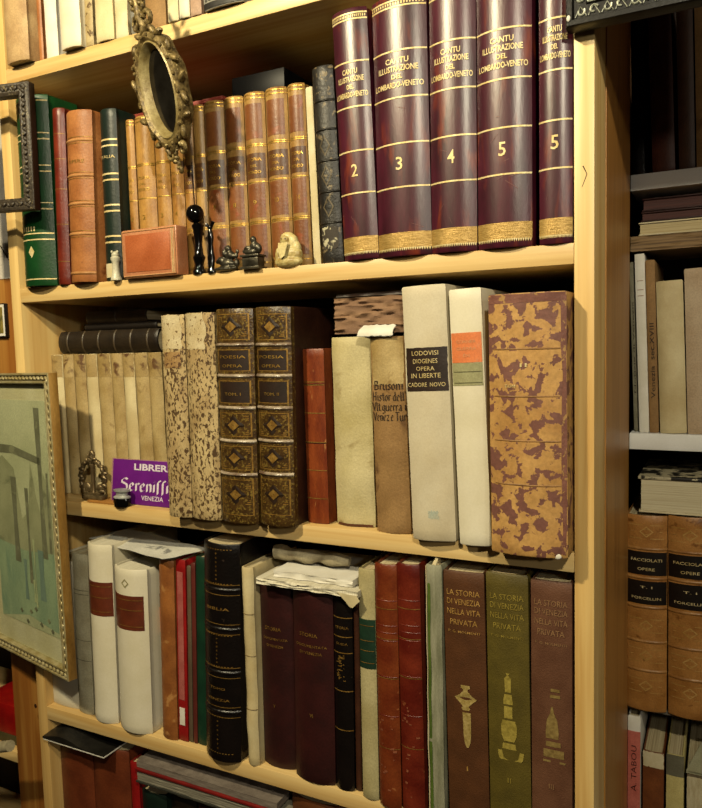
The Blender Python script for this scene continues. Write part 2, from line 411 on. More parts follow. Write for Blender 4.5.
peel = surf('peeling_purple_leather', 'cc9e5c', 'b48548', 30, .6, .5, spots='7c5044', spot_at=.52, spot_scale=72, spotw=.015, bscale=250)
mott = surf('mottled_black_leather', '2e2a24', '1c1a18', 40, .45, .6, spots='7a6a4c', spot_at=.6, spot_scale=130, spotw=.06)
olive = surf('olive_cloth', '66581e', '564a18', 40, .55, .5, bscale=900)
umber = surf('umber_cloth', '60391c', '523016', 40, .55, .5, bscale=900)
mauve = surf('faded_mauve_brown_cloth', '704a34', '603c28', 40, .55, .5, bscale=900)
label_dk = surf('dark_brown_label', '2e1c12', '23150c', 40, .5, .2)
label_rd = surf('russet_label', '6e3018', '5c2612', 40, .5, .2)
label_or = surf('orange_label', 'ee8a50', 'e07c44', 60, .6, .2, spots='d8946a', spot_at=.6, spot_scale=80, spotw=.1)
label_gn = surf('faded_green_label', 'a8a67a', '98946a', 60, .6, .2)
label_dg = surf('dark_green_label', '1e3c2a', '173022', 60, .5, .2)
brown_p = surf('brown_paper', 'a88250', '8e6a3c', 20, .75, .5, spots='6e4c28', spot_at=.62, spot_scale=30, spotw=.1)

# ------------------------------------------------------------ row A, the topmost shelf in view
def rowA(xl, xr, Y, h, mat, label, **k):
    yl = 72-.262*((xl+xr)/2-33)
    X0, X1 = on(xl, yl, 1, Y).x, on(xr, yl, 1, Y).x
    xb0, xb1 = X0, X1
    if 'A' in LAST and LAST['A'][0] > xb0: xb0 = LAST['A'][0]+.0003
    LAST['A'] = (xb1, 0, h)
    w = xb1-xb0; sag = k.get('sag', .12)
    r = thing('book', label, 'book', ((xb0+xb1)/2, Y, ZA+.0001), (0, 0, 0))
    b = Book(r, w, h, .15, sag, k.get('na', .0008), len(bpy.data.objects)); b.cover(mat); b.pages(k.get('page', pg_cream)); return b
rowA(5, 27.5, -.016, .21, surf('pinkish_tan_vellum', 'c8a878', 'a88458', 30, .6, .4), 'pinkish tan vellum book jutting over the left end of the topmost shelf')
rowA(33, 44, .006, .19, tan_leather, 'thin orange-brown leather book second from left on the topmost shelf', sag=.2)
rowA(46, 58, .003, .19, white_p, 'thin white paper-bound book next to thin orange-brown one, topmost shelf')
rowA(60, 80, -.0125, .20, vel_white, 'thick plain cream vellum book overhanging the edge of the topmost shelf')
b = rowA(82, 94, -.001, .19, surf('speckled_cream', 'c8b484', 'a89060', 60, .6, .4, spots='6a5028', spot_at=.58), 'narrow cream book with brown speckled patch, topmost shelf')
rowA(95.5, 113, -.005, .20, vel, 'yellowed vellum book right of the narrow speckled one, topmost shelf')
rowA(114, 128, 0, .19, cream, 'cream paper book just left of the dark patterned one, topmost shelf')
rowA(129, 141, .006, .19, surf('grey_marbled_paper', 'b8b4a8', '4a463e', 120, .6, .3), 'narrow book in grey marbled paper behind the carved mirror top, topmost shelf')
rowA(145, 165, .002, .20, brown_p, 'brown paper-bound book behind the carved mirror crown, topmost shelf')
b = rowA(168, 178.5, -.004, .19, cream, 'narrow ivory book right of the mirror crown, topmost shelf')
rowA(179.5, 189.5, -.005, .19, vel_white, 'narrow whitish book, third from last in view on the topmost shelf')
rowA(190.5, 201.5, -.003, .19, surf('pink_grey_paper', 'c8a890', 'b09078', 60, .7, .3), 'narrow pinkish grey book before the last one on the topmost shelf')
b = rowA(203, 243, -.008, .19, surf('grey_printed_wrapper', 'b0aca0', '8a867c', 60, .6, .3), 'wide grey book with printed foot, last in view on the topmost shelf', sag=.06)
b.plate('spine_foot', surf('dark_foot', '1e1a16', '16120f'), .001, .008, -.99, .99)
m = MB()
for k in range(9): b.strip(m, .010, .022, -.9+k*.2, -.9+k*.2+.1, .0006, 2)
m.build('printed_ornament', surf('print_grey', '4c4a44', '3a3833'), b.r, 0)

# ------------------------------------------------------------ row B
b = make_book('B', ZB, (25.5, 56, 286, 14, 47, 98), -.004, 'green cloth book with gilt rules and small gilt lozenge, leftmost on the second shelf', cover=green_cloth, page=pg_white, sag=.22, d=.07)
P = b.P
def ex(m):
    b.diamond(m, P(253), .18, .009, 1)
    for k in range(5): b.strip(m, P(232)-.001, P(228), -.45+k*.16, -.45+k*.16+.08, .0006, 2)
b.lines(gold_pale, [P(y) for y in (136, 142, 168, 174, 205, 211, 235, 241, 280, 104)], .0009, extra=ex)
b = make_book('B', ZB, (59, 70, 284, 52, 64, 109), -.001, 'thin dark red leather book beside the green cloth one, second shelf', cover=red_leather, sag=.3, d=.09)
b.lines(gold_dull, [b.P(y) for y in (135, 160, 190, 225, 262)], .0004)
b = make_book('B', ZB, (71.5, 95.5, 282, 65, 91.5, 112), -.006, 'tan leather book with five raised bands between dark red and black-green books', cover=tan_leather, sag=.2, d=.10)
for y in (142, 177, 205, 235, 274): b.band(surf('tan_band', 'c89058', 'b07a44', 60, .5, .3), b.P(y), .0028, .0022)
b.lines(gold_dull, [b.P(y) for y in (139, 145, 174, 180, 202, 208, 232, 238)], .0004)
b.text('title_lettering', gold_dull, [('OPERE', b.P(163), .0045, .6)])
b = make_book('B', ZB, (103.5, 122, 279, 95.5, 116, 110), .010, 'blackish green book with paired gilt bands, left of the gilt calf set', cover=dgreen, sag=.2, d=.09)
b.lines(gold_pale, [b.P(y) for y in (141, 147, 175, 181, 206, 212, 237, 243)], .0012)
b.text('title_lettering', gold_pale, [('ITALIA', b.P(158), .004, .8)])
b.plate('shelf_mark_label', cream, b.P(278), b.P(264), -.9, .6)
# the eleven gilt calf volumes
T = [121, 133.5, 152.4, 167.2, 180.5, 191.5, 203, 223, 242.6, 264, 286.5, 304.5]
ords = ['first from the left', 'second from the left', 'third from the left', 'fourth from the left, behind the leather case', 'fifth from the left, behind the mirror foot', 'sixth from the left, behind the black ball finial', 'fifth from the right', 'fourth from the right', 'third from the right', 'second from the right', 'last at right, beside the thin ivory book']
GT = []
calf_mid = surf('mid_calf', 'b8904e', '9a7038', 30, .42, .3, stretch=(1.5, 1, .6), spots='6c3a14', spot_at=.6, spot_scale=30, spotw=.15)
for i in range(11):
    a, c = T[i]+.4, T[i+1]-.4; yt = 122-.2135*((a+c)/2-120); yb = 279-.085*((a+c)/2-120)
    dark = i > 5
    b = make_book('B', ZB, (a+8, c+8, yb, a, c, yt), .028, 'gilt-banded calf volume, %s' % ords[i], cover=(calf_mid if i > 4 else calf), sag=.26, d=.12, group='gilt calf set on the second shelf')
    H = b.h; GT.append(b)
    b.lines(gold, [H*f for f in (.965, .985, .70, .71, .50, .27, .28, .045)], .0006)
    if i > 5:
        for f0, f1 in ((.74, .935), (.30, .49), (.07, .26)): b.plate('dark_compartment', surf('russet_calf', '8c562c', '784420', 40, .4, .3, spots='944c28', spot_at=.58, spot_scale=60, spotw=.1), H*f0, H*f1, -.8, .8, .00025)
    if i > 3: b.plate('title_label', surf('calf_label_brown', '6c4420', '583414', 40, .4, .2), H*.52, H*.66, -.9, .9, .0003)
    b.text('title_lettering', gold, [('STORIA', H*.625, .0042, .66), ('DEL', H*.59, .003, .3), ('MONDO', H*.555, .0042, .6), (str(i+1), H*.385, .006, .16)])
gz = GT[0].r.location.z + GT[0].h
b = make_book('B', ZB, (313.8, 321.3, 262, 305.5, 312, 87), .03, 'thin ivory book between the gilt calf set and the mottled black one', cover=cream, sag=.1, noise_amp=.0006)
b = make_book('B', ZB, (322, 344.5, 263, 312.5, 331.5, 67), .008, 'mottled black leather book with blind-tooled lozenges and torn foot label', cover=mott, sag=.18, noise_amp=.001)
for y in (102, 131, 162, 193, 224): b.band(surf('mott_band', '242019', '17140f', 60, .35, .3), b.P(y), .0018, .0016)
m = MB()
for y in (147, 177, 208): b.diamond(m, b.P(y), .5, .013, .25)
m.build('blind_tooling', surf('worn_lozenge', '6e6148', '564a34'), b.r, 0)
b.plate('torn_label', surf('torn_white_label', 'c8c0a0', '3c342a', 90, .7, .3, lo=.47, hi=.52), b.P(250), b.P(228), -.8, .75, rag=.3)
# Cantu volumes
def cantu(px, num, label, hl=False):
    b = make_book('B', ZB, px, .0, label, cover=purple, sag=.16, d=.20, page=pg_cream, group='purple lettered volumes on the second shelf')
    H = b.h
    def ex(m):
        for k in range(26):   # scalloped edge of the foot band
            u = -.98+k*.0754; m.add([b.sp(u, H*.031, .0005), b.sp(u+.075, H*.031, .0005), b.sp(u+.0377, H*.019, .0005)], [(0, 1, 2)])
        for k in range(20):
            u = -.97+k*.097; b.strip(m, H*.962, H*.972, u, u+.05, .0005, 2)
    b.lines(gold_pale, [H*f for f in (.79, .612, .437, .268, .955, .978)], .0009, extra=ex)
    b.plate('gilt_foot_band', surf('gilt_foot', 'd4b068', 'a88440', 200, .4, .4, metal=.4, stretch=(.3, 1, 6)), H*.031, H*.092, -.995, .995, .0004)
    b.text('title_lettering', gold_pale, [('CANTU', H*.752, .0062, .42), ('ILLUSTRAZIONE', H*.722, .0065, .72), ('DEL', H*.692, .0052, .2), ('LOMBARDO-VENETO', H*.661, .0065, .88)], bold=.02)
    b.text('volume_number', gold_pale, [(num, H*.36, .0145, .008/b.w)], bold=.01)
    sc = MB()
    for k in range(7 if num == '5' else 3):
        u = random.uniform(-.7, .4); z = random.uniform(H*.1, H*.6); du = random.uniform(.1, .45); dz = random.uniform(-.012, .012)
        q = [b.sp(u+du*i/4, z+dz*i/4, .0004) for i in range(5)]; sc.grid([q, [p+Vector((0, 0, .0005)) for p in q]])
    sc.build('scratches', surf('scratch_mark', '8c5c58', '744844'), b.r, 0)
    return b
cantu((345.3, 378, 260, 331, 367, 11), '2', 'purple leather volume numbered 2, leftmost of the tall purple lettered set')
cantu((378.6, 430, 256, 368, 427.3, -2), '3', 'widest purple leather volume, numbered 3, between volumes 2 and 4')
cantu((431, 477.3, 252, 428.3, 475, -15), '4', 'purple leather volume numbered 4 in the tall lettered set')
cantu((478.3, 532, 248, 475.8, 531.5, -28), '5', 'wide purple leather volume numbered 5 with a scratched spine')
cantu((539.5, 572.5, 243, 538.5, 572.5, -42), '5', 'narrower purple leather volume numbered 5, touching the right post')

# red box on the calf set and black box behind
gx0 = on(130, 110, 1, .05).x; gx1 = on(222, 92, 1, .05).x
r = thing('book', 'flat red book lying on top of the gilt calf set', 'book', (gx0, .05, gz+.0005))
box('cover', 0, gx1-gx0, 0, .11, 0, .0085, surf('red_cloth', '8c1a14', '701210', 40, .5, .2), r)
box('top_board', -.001, gx1-gx0+.001, -.001, .111, .0087, .0145, surf('faded_red_cloth', '9c4438', '863428', 40, .5, .2), r)
x0, x1 = on(240, 80, 1, .09).x, on(292, 78, 1, .09).x
r = thing('box', 'glossy black box with metal knob lying on the gilt calf set', 'box', (x0, .07, gz+.0005))
box('body', 0, x1-x0, 0, .09, .0, .042, surf('black_lacquer', '0a0a0c', '060608', 30, .4, .02, spec=.1), r)
kx = on(254, 73, 1, .07)
MB().ell((kx.x-x0, -.003, .012), (.0035, .0035, .0035)).build('knob', surf('steel_knob', 'd8d4cc', 'c8c4bc', metal=1, rough=.25), r)

# ------------------------------------------------------------ row C
T = [50.5, 62, 73, 84.6, 96.4, 110, 121.7, 133.5, 147, 160.5]
vo = ['against the left side panel', 'second from the left panel', 'third from the left panel, behind the bronze ornament', 'fourth from the left panel, behind the bronze ornament', 'fifth from the left panel', 'behind the left edge of the purple card', 'above the middle of the purple card', 'second from the sprinkled pair', 'next to the sprinkled pair']
VR = []
vspot = surf('dark_spotted_vellum', 'c0a670', 'a2864e', 20, .6, .4, spots='684624', spot_at=.54, spot_scale=60, spotw=.12)  # head band slightly darker than the spine, with brown spots
for i in range(9):
    a, c = T[i]+.2, T[i+1]-.2
    b = make_book('C0', ZC, (a+9, c+9, 498, a, c, 355-i*.3), .045, 'narrow aged vellum volume, %s' % vo[i], cover=(vel_old if i % 3 else vel), sag=.22, noise_amp=.0012, d=.14, group='vellum set on the third shelf')
    VR.append(b)
    b.plate('spotted_head', vspot, b.h*.84, b.h*.998, -.97, .97, .0003, rag=.2)
vz = max(v.r.location.z + v.h*math.cos(v.r.rotation_euler.y) for v in VR)
def lying(label, px, Y, z0, d, cover, nb=0, page=pg_cream, sag=.2, bandm=None, name='book', pages_front=False):
    xl, xr, yt_, yb_ = px
    X0, X1 = on(xl, (yt_+yb_)/2, 1, Y).x, on(xr, (yt_+yb_)/2, 1, Y).x; th = on((xl+xr)/2, yt_, 1, Y).z-on((xl+xr)/2, yb_, 1, Y).z
    r = thing(name, label, 'book', (X0, Y, z0+th/2+.0003), (0, PI/2, 0))
    b = Book(r, th, X1-X0, d, sag, .0003, len(bpy.data.objects)); b.cover(cover); b.pages(page)
    for k in range(nb): b.band(bandm or cover, b.h*(k+.6)/(nb+.2), .002, .0015)
    b.top = z0+th+.0006; return b
dk = surf('black_brown_leather', '30261a', '221a12', 40, .4, .5)
b1 = lying('blackish ribbed leather book lying flat on the vellum set', (58, 157, 330, 353), .04, vz+.0005, .13, dk, 6, bandm=surf('rib_worn', '544630', '3e3222', 60, .4, .4))
b2 = lying('thin dark book lying on the blackish ribbed one', (84, 156, 321, 328), .05, b1.top, .12, surf('dim_brown', '1e1610', '18110c'), 0)
b3 = lying('small brown leather book topmost of the flat stack under the second shelf', (85, 145, 307, 319), .055, b2.top, .1, surf('dim_leather', '4c3a26', '3a2c1c', 60, .5, .4), 1, bandm=surf('dim_leather', '4c3a26', '3a2c1c'))

for px, Y, lb in (((170.3, 193.6, 517, 162, 184, 315), -.020, 'brown-sprinkled ivory paper book, left one of the sprinkled pair'), ((194.2, 221.8, 518.5, 184.6, 216, 313), -.019, 'wider brown-sprinkled ivory paper book, right one of the sprinkled pair')):
    b = make_book('C', ZC, px, Y, lb, cover=sprk, sag=.16, noise_amp=.0014, d=.16, group='sprinkled pair on the third shelf')
    b.plate('blank_spine_head', surf('lightly_sprinkled_paper', 'd8c8a0', 'c2ac7c', 30, .7, .4, spots='7c6038', spot_at=.60, spot_scale=220, spotw=.05), b.P(349), b.h-.0005, -.97, .6 if px[0] > 190 else .85, .0003, rag=.35)
    if px[0] < 190: b.plate('title_label', surf('tan_print_label', 'b08c58', '8e6a3c', 90, .7, .3, spots='5c3c20', spot_at=.55, spot_scale=200), b.P(368), b.P(352), -.7, .75, .0006, rag=.1)
for i, (px, Y, lb) in enumerate((((224.3, 259.8, 519.5, 217, 254.4, 309), -.017, 'gold-lozenged brown leather book labelled TOM. I, left of its twin'), ((262.5, 296, 521.5, 256.5, 292, 307), -.014, 'gold-lozenged brown leather book labelled TOM. II, right of its twin'))):
    b = make_book('C', ZC, px, Y, lb, cover=gtool, board=shaded_board, sag=.17, d=.13, group='gold-lozenge pair on the third shelf')
    bm_ = surf('band_sheen', 'c8b8a0', '6c5440', 50, .25, .3)  # silvery light reflection on the bands, painted into their colour
    ys = [345, 376, 408, 441, 474]
    for y in ys: b.band(bm_, b.P(y), .0028, .0030)
    dz = .5
    cs = [327, 425, 457.5, 494]
    bt = MB(); gt = MB()
    for y in cs:
        bt = MB(); b.diamond(bt, b.P(y), .56, .013, .42); bt.build('lozenge', surf('burnt_tooling', '2c1a0c', '201208'), b.r, 0)
        b.diamond(gt, b.P(y), .30, .007, .9, .0007)
    edges = [309.5] + ys + [519]
    gt.build('gilt_flower', gold_dull, b.r, 0)
    for k in range(6):
        gt = MB()
        za, zb = b.P(edges[k]+5), b.P(edges[k+1]-5)
        for u0, u1 in ((-.86, -.80), (.80, .86)): b.strip(gt, zb, za, u0, u1, .0005, 2)
        for z in (za, zb): b.strip(gt, z-.0005, z+.0005, -.86, .86, .0005)
        if k not in (1, 2):
            for s1 in (-1, 1):
                for s2 in (-1, 1):
                    zc = b.P(cs[[0, 3, 4, 5].index(k)])
                    for j in range(3): b.strip(gt, zc+s2*(.007+j*.0025)-.0006, zc+s2*(.007+j*.0025)+.0006, s1*.74, s1*(.50+.08*(2-j)), .0005, 2)
        gt.build('gilt_compartment', gold_dull, b.r, 0)
    for ya, yb2, tx in ((351, 371, [('POESIA', 357, .8), ('OPERA', 366, .62)]), (382, 403, [('TOM. ' + ('II' if i else 'I'), 394, .5)])):
        b.plate('title_label', label_dk, b.P(yb2), b.P(ya), -.78, .78, .0004)
        b.text('title_lettering', gold, [(t_, b.P(y_), .0038, w_*.85) for t_, y_, w_ in tx])
b = make_book('C', ZC, (302, 329.6, 520.6, 295.7, 324, 349), .014, 'small worn red-brown leather book, shortest on the third shelf', cover=surf('worn_red_leather', '94461e', '702c12', 40, .42, .4, stretch=(2, 1, .5), spots='c08850', spot_at=.64, spot_scale=50, spotw=.06), sag=.08, d=.15)
b.lines(gold_dull, [b.P(y) for y in (382, 385, 413, 442, 470, 498)], .0005)
b.lines(surf('dark_edge_line', '3c1408', '30100a'), [b.P(y) for y in (384, 443)], .0004, name='blind_line')
# the two limp vellum volumes
b = make_book('C', ZC, (338.8, 376.5, 526, 332.5, 372, 337), .020, 'limp yellowish vellum book under the bundle of brown leaves', cover=surf('yellow_vellum', 'd6c898', 'bcac74', 14, .55, .5, fine=.08, spots='9a8450', spot_at=.62, spot_scale=24, spotw=.12), sag=.12, noise_amp=.003, d=.15)
b.plate('foot_stain', surf('reddish_stain', '6a3c24', '553018'), .0005, .0035, -.9, .9)
b = make_book('C', ZC, (377.2, 413.8, 533, 372.6, 404, 337), .006, 'brown stained vellum book with large handwritten title', cover=brown_p, sag=.12, noise_amp=.003, d=.16)
b.plate('spine_head', vel_old, b.P(385), b.h-.002, -.95, .95, .0003, rag=.25)
m = MB()
for wrd, yc, wf in (('Brusoni', 390, .86), ("Histor dell'", 401, .96), ('Vlt.guerra i', 411, .96), ('Venez.e Tur', 421, .94)):
    qs, tw = nib_quads(wrd, HG, .55, .42)
    for q_ in qs: m.add([b.sp(max(-1, min(1, -wf+2*wf*x_/tw+.03)), b.P(yc)+z_*.00125, .0008) for x_, z_ in q_], [(0, 1, 2, 3)])
m.build('handwritten_title', ink_m, b.r, 0)
b = make_book('C', ZC, (415, 457, 541, 402.5, 447, 286), -.010, 'tall greyish vellum book with dark brown lettered label', cover=vel_grey, sag=.10, noise_amp=.0016, d=.19, page=pg_white)
b.plate('title_label', label_dk, b.P(391.5), b.P(348), -.93, .97, .0005, rag=.05)
b.text('title_lettering', gold_pale, [('LODOVISI', b.P(353.5), .0052, .6), ('DIOGENES', b.P(361.5), .0052, .56), ('OPERA', b.P(369), .0048, .42), ('IN LIBERTE', b.P(376), .0052, .66), ('CADORE  NOVO', b.P(385), .0048, .84)], off=.0012)
b.plate('faint_stamp', surf('faint_blue_stamp', 'b8c0b0', 'c4bda2', 90, .6, .1), b.P(519), b.P(511), -.2, .35, .0002, rag=.3)
b = make_book('C', ZC, (461.3, 492, 546, 449.3, 482, 289), -.012, 'white vellum book with orange label over faded green label', cover=vel_white, sag=.10, noise_amp=.001, d=.18, page=pg_white)
b.plate('orange_label', label_or, b.P(363), b.P(333), -.96, .92, .0004); b.plate('green_label', label_gn, b.P(386), b.P(363.3), -.96, .92, .0004)
b.text('title_lettering', surf('pale_lettering', 'e8a878', 'e09c68'), [('CORNER', b.P(342), .0035, .6), ('GUERRA', b.P(349), .0035, .6), ('DI', b.P(356), .003, .2)], off=.0009)
b.lines(surf('label_rule', '6e6a44', '5c5838'), [b.P(372), b.P(383)], .0003, u=.85, off=.001, name='label_rule')
b = make_book('C', ZC, (496, 568, 555, 488, 571, 293), -.026, 'very thick tan book with peeling purple leather, at the right post', cover=peel, sag=.10, noise_amp=.0016, d=.21)
for y in (349, 396.5, 441, 485): b.band(surf('peel_band', '9c7038', '7c5428', 60, .5, .4), b.P(y), .0014, .0009, name='blind_line', u=.86)
b.plate('joint_wear', surf('mauve_wear', '8a5a4c', '74463a', 60, .55, .4, spots='b08850', spot_at=.6, spot_scale=90), .004, b.h-.004, .86, 1.0, .0003, rag=.08)
b.plate('head_wear', surf('mauve_wear', '8a5a4c', '74463a'), b.h-.010, b.h-.001, -.98, .98, .0003, rag=.05)
b.text('worn_lettering', gold_pale, [('II', b.P(365), .004, .09, -.05), ('TOM', b.P(386), .0035, .14, -.4)], off=.0008)
m = MB(); q = b.w/2; m.ell((q-.010, b.sag*.6, .002), (.004, .0012, .003)); m.build('torn_corner', white_p, b.r)

# wavy heap of leaves
def wavy(name, x0, x1, y0, y1, z0, z1, mat, parent=None, amp=.002, layers=14, seed=1, sagx=0):
    "a block of loose leaves with an uneven front"
    n = 26; rows = []
    for k in range(layers+1):
        t = k/layers; z = z0+(z1-z0)*t; row = []
        for i in range(n+1):
            s_ = i/n; x = x0+(x1-x0)*s_
            f = amp*noise.noise(Vector((x*60, k*1.7, seed)))*1.4
            zz = z + (0 if k == 0 else amp*.6*noise.noise(Vector((x*45, seed, t*2)))) + sagx*math.sin(s_*PI)*t
            row.append(Vector((x, y0+f+abs(amp)*.4*(k % 2), zz)))
        # sides and back
        row = [Vector((x0+amp*noise.noise(Vector((k*1.3, 5, seed))), y1, row[0].z))] + row + [Vector((x1+amp*noise.noise(Vector((k*1.3, 8, seed))), y1, row[-1].z))]
        rows.append(row)
    m = MB(); m.grid(rows, True); L = n+3
    m.f.append(tuple(range(L))); m.f.append(tuple(range(layers*L, layers*L+L)))
    return m.build(name, mat, parent, 60)
x0, x1 = on(334, 310, 1, .012).x, on(403, 310, 1, .012).x; z0 = on(366, 334.5, 1, .012).z+.0015; z1 = on(366, 297, 1, .012).z
pg_rag = surf('ragged_brown_leaves', 'a07c5c', '80604a', 14, .8, .6, stretch=(1, 1, 5))
r = thing('book', 'coverless bundle of ragged brown leaves lying under the second shelf', 'book', (x0, .012, z0))
wavy('leaves', 0, x1-x0, 0, .13, 0, z1-z0, pg_rag, r, .0035, 18, 3)
wavy('loose_cover', -.002, x1-x0-.002, .01, .12, z1-z0+.002, z1-z0+.006, surf('dim_brown_cover', '33231a', '261a12'), r, .001, 2, 9)
mm = MB(); xa, xb = on(358, 330, 1, 0).x, on(394, 330, 1, 0).x; za, zb = on(370, 336, 1, 0).z, on(370, 325, 1, 0).z
rows = []
for k in range(7):
    t = k/6; rows.append([Vector((xa+(xb-xa)*(i/12)*(1-.1*t)+.004*t, -.004-.004*math.sin(t*PI)+.012*t, za+(zb-za)*t+.0015*noise.noise(Vector((i*.7, t*3, 2))))) for i in range(13)])
mm.grid(rows); mm.grid([[p+Vector((0, .0006, -.0006)) for p in r_] for r_ in rows]); o = mm.build('paper_scrap', white_p)
tag(o, 'torn white paper scrap sticking out under the ragged brown leaves', 'paper')

# ------------------------------------------------------------ row D
def D(px, Y, lb, **k): return make_book('D', ZD, px, Y, lb, **k)
D((53, 77.5, 706, 44, 70, 560), .014, 'white book half hidden by the framed picture, leftmost on the fourth shelf', cover=vel_white, sag=.05)
b = D((79.5, 94.5, 713, 73, 87, 554), .010, 'narrow greyish white book with pencil rules, left of the tall russet-label one', cover=surf('greyish_paper', 'd0c8a8', 'b8ae8c', 40, .7, .3), sag=.1, noise_amp=.001)
b.lines(surf('grey_rule', '6c6650', '5c5644'), [b.P(y) for y in (590, 594, 640, 660)], .0004, name='ruled_line')
b = D((96.5, 119, 720, 88, 112.7, 544), .006, 'tall white vellum book with russet label, left of the two russet-labelled ones', cover=vel_white, sag=.2, page=pg_white)
b.plate('title_label', label_rd, b.P(614.5), b.P(581), -.97, .97); b.lines(gold_dull, [b.P(y) for y in (585, 596, 610)], .0004, u=.9, off=.0012)
b = D((122, 154, 729, 116, 147.5, 568), .004, 'shorter thick white vellum book with russet label and a round stamp', cover=vel_white, sag=.2, page=pg_white)
b.plate('title_label', label_rd, b.P(628), b.P(594), -.97, .85); b.lines(gold_dull, [b.P(y) for y in (598, 608, 624)], .0004, u=.8, off=.0012)
m = MB(); b.diamond(m, b.P(582), .22, .007, .35); m.build('stamp', surf('olive_stamp', 'a39a6c', '8f8658'), b.r, 0)
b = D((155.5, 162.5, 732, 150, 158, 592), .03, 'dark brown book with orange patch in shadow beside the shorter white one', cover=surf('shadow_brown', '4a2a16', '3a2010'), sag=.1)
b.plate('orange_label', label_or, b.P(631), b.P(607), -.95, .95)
D((163.8, 178, 735, 159.3, 174, 560), .006, 'narrow orange-tan leather book left of the thin red one', cover=surf('orange_tan_leather', 'ac6c34', '8c5226', 30, .5, .4, spots='c48c50', spot_at=.62, spot_scale=50, spotw=.08), sag=.16)
b = D((179, 187.8, 734, 175.5, 185.5, 560), .009, 'thin bright red book with faded pink lower spine', cover=surf('bright_red', 'a81c1c', '8c1414', 40, .4, .2), sag=.06)
b.plate('faded_panel', surf('faded_pink', 'bc6a60', 'a8544c', 50, .6, .3), b.P(700), b.P(572), -.7, .5); b.plate('foot_label', white_p, b.P(725), b.P(708), -.6, .5, .0008)
D((188.4, 193, 736, 186.5, 190.5, 566), .011, 'very thin grey-brown pamphlet right of the thin red book', cover=surf('grey_brown', '6e5e4a', '5c4e3c'), sag=.1)
D((193.6, 197.4, 737, 191, 195, 563), .011, 'very thin maroon pamphlet left of the green book', cover=surf('maroon_p', '6c2c24', '5a241c'), sag=.1)
D((198, 206.4, 739, 195.3, 205, 557), .012, 'thin dark green cloth book left of the black gilt-tooled one', cover=surf('bottle_green', '17402a', '103222', 30, .45, .2), sag=.1)
b = D((208, 243, 757, 206, 241, 543), -.003, 'tall black leather book with gilt framed panels and raised bands', cover=black_l, sag=.22, d=.18)
for y in (588, 627, 670, 709): b.band(black_l, b.P(y), .003, .0022)
def ex(m):
    for ya, yb_ in ((548, 582), (633, 664), (714, 750)):
        za, zb = b.P(ya), b.P(yb_)
        for u in (-.78, .78):
            for k in range(9): zz = zb+(za-zb)*k/8; b.diamond(m, zz, .05, .0016, .8)
        for zz in (za, zb):
            for k in range(11): b.diamond(m, zz+.001*math.sin(k*2), .05, .0014, .8) if False else b.strip(m, zz-.0006, zz+.0006, -.75+k*.14, -.75+k*.14+.07, .0005, 2)
b.lines(gold_dull, [b.P(y) for y in (583, 593, 622, 632, 665, 675, 704, 714)], .0004, extra=ex)
b.text('title_lettering', gold_dull, [('BIBLIA', b.P(607), .004, .6), ('TOMO', b.P(686), .0035, .4), ('VENEZIA', b.P(697), .0035, .6)])
b = D((245.5, 262, 759, 241.6, 252.5, 567), .002, 'narrow stitched parchment roll-like book beside the tall black one', cover=vel, sag=.3, noise_amp=.003, d=.12)
for y in (613, 655, 708): b.band(surf('stitch_thread', '8a744a', '6c5a38'), b.P(y), .0008, .0012, name='stitching')
b = D((264.5, 297, 765, 258.5, 294, 586), .014, 'dark maroon cloth book with faint title, left of the two under loose papers', cover=maroon, sag=.14)
b.text('title_lettering', gold_dull, [('STORIA', b.P(628), .005, .5, -.1), ('DOCUMENTATA', b.P(638), .0032, .72), ('DI VENEZIA', b.P(645), .0036, .5), ('V', b.P(705), .005, .06, -.1)])
b = D((297.6, 337, 780, 294.4, 333.5, 588), .004, 'wider dark maroon cloth book with faint title, right of the two under loose papers', cover=maroon, sag=.14)
b.text('title_lettering', gold_dull, [('STORIA', b.P(634), .005, .45, -.1), ('DOCUMENTATA', b.P(645), .0034, .75), ('DI VENEZIA', b.P(652), .0038, .55), ('VI', b.P(714), .005, .08, 0)])
b = D((338, 355, 787, 334, 353, 588), .004, 'narrow black book with gilt bands and speckled gold panel', cover=black_l, sag=.2)
def ex(m):
    for k in range(26): b.diamond(m, b.P(655+random.random()*28), .12, .002, .8) if False else b.strip(m, b.P(655+k), b.P(655+k)+.001, -.6+random.random()*.9, -.5+random.random()*.9, .0005, 1)
b.lines(gold_dull, [b.P(y) for y in (617, 636, 652, 690, 729)], .0006, extra=ex)
b.text('title_lettering', gold_dull, [('STORIA', b.P(627), .0035, .7), ('GUIDA', b.P(643), .003, .6)])
b = D((355.5, 362.8, 791, 353.5, 358.5, 586), .008, 'very thin dark brown leather book left of the cream one with green label', cover=surf('deep_brown', '4c2a18', '381c0e'), sag=.2)
b = D((364, 379.5, 798, 358.8, 375.3, 569), .0, 'cream vellum book with dark green label between brown and oxblood books', cover=surf('cream_vellum_d', 'c8bc8c', 'b4a674', 20, .6, .3), sag=.15)
b.plate('title_label', label_dg, b.P(668), b.P(619), -.97, .97); b.lines(gold_dull, [b.P(y) for y in (625, 640, 650, 662)], .0004, u=.8, off=.0012)
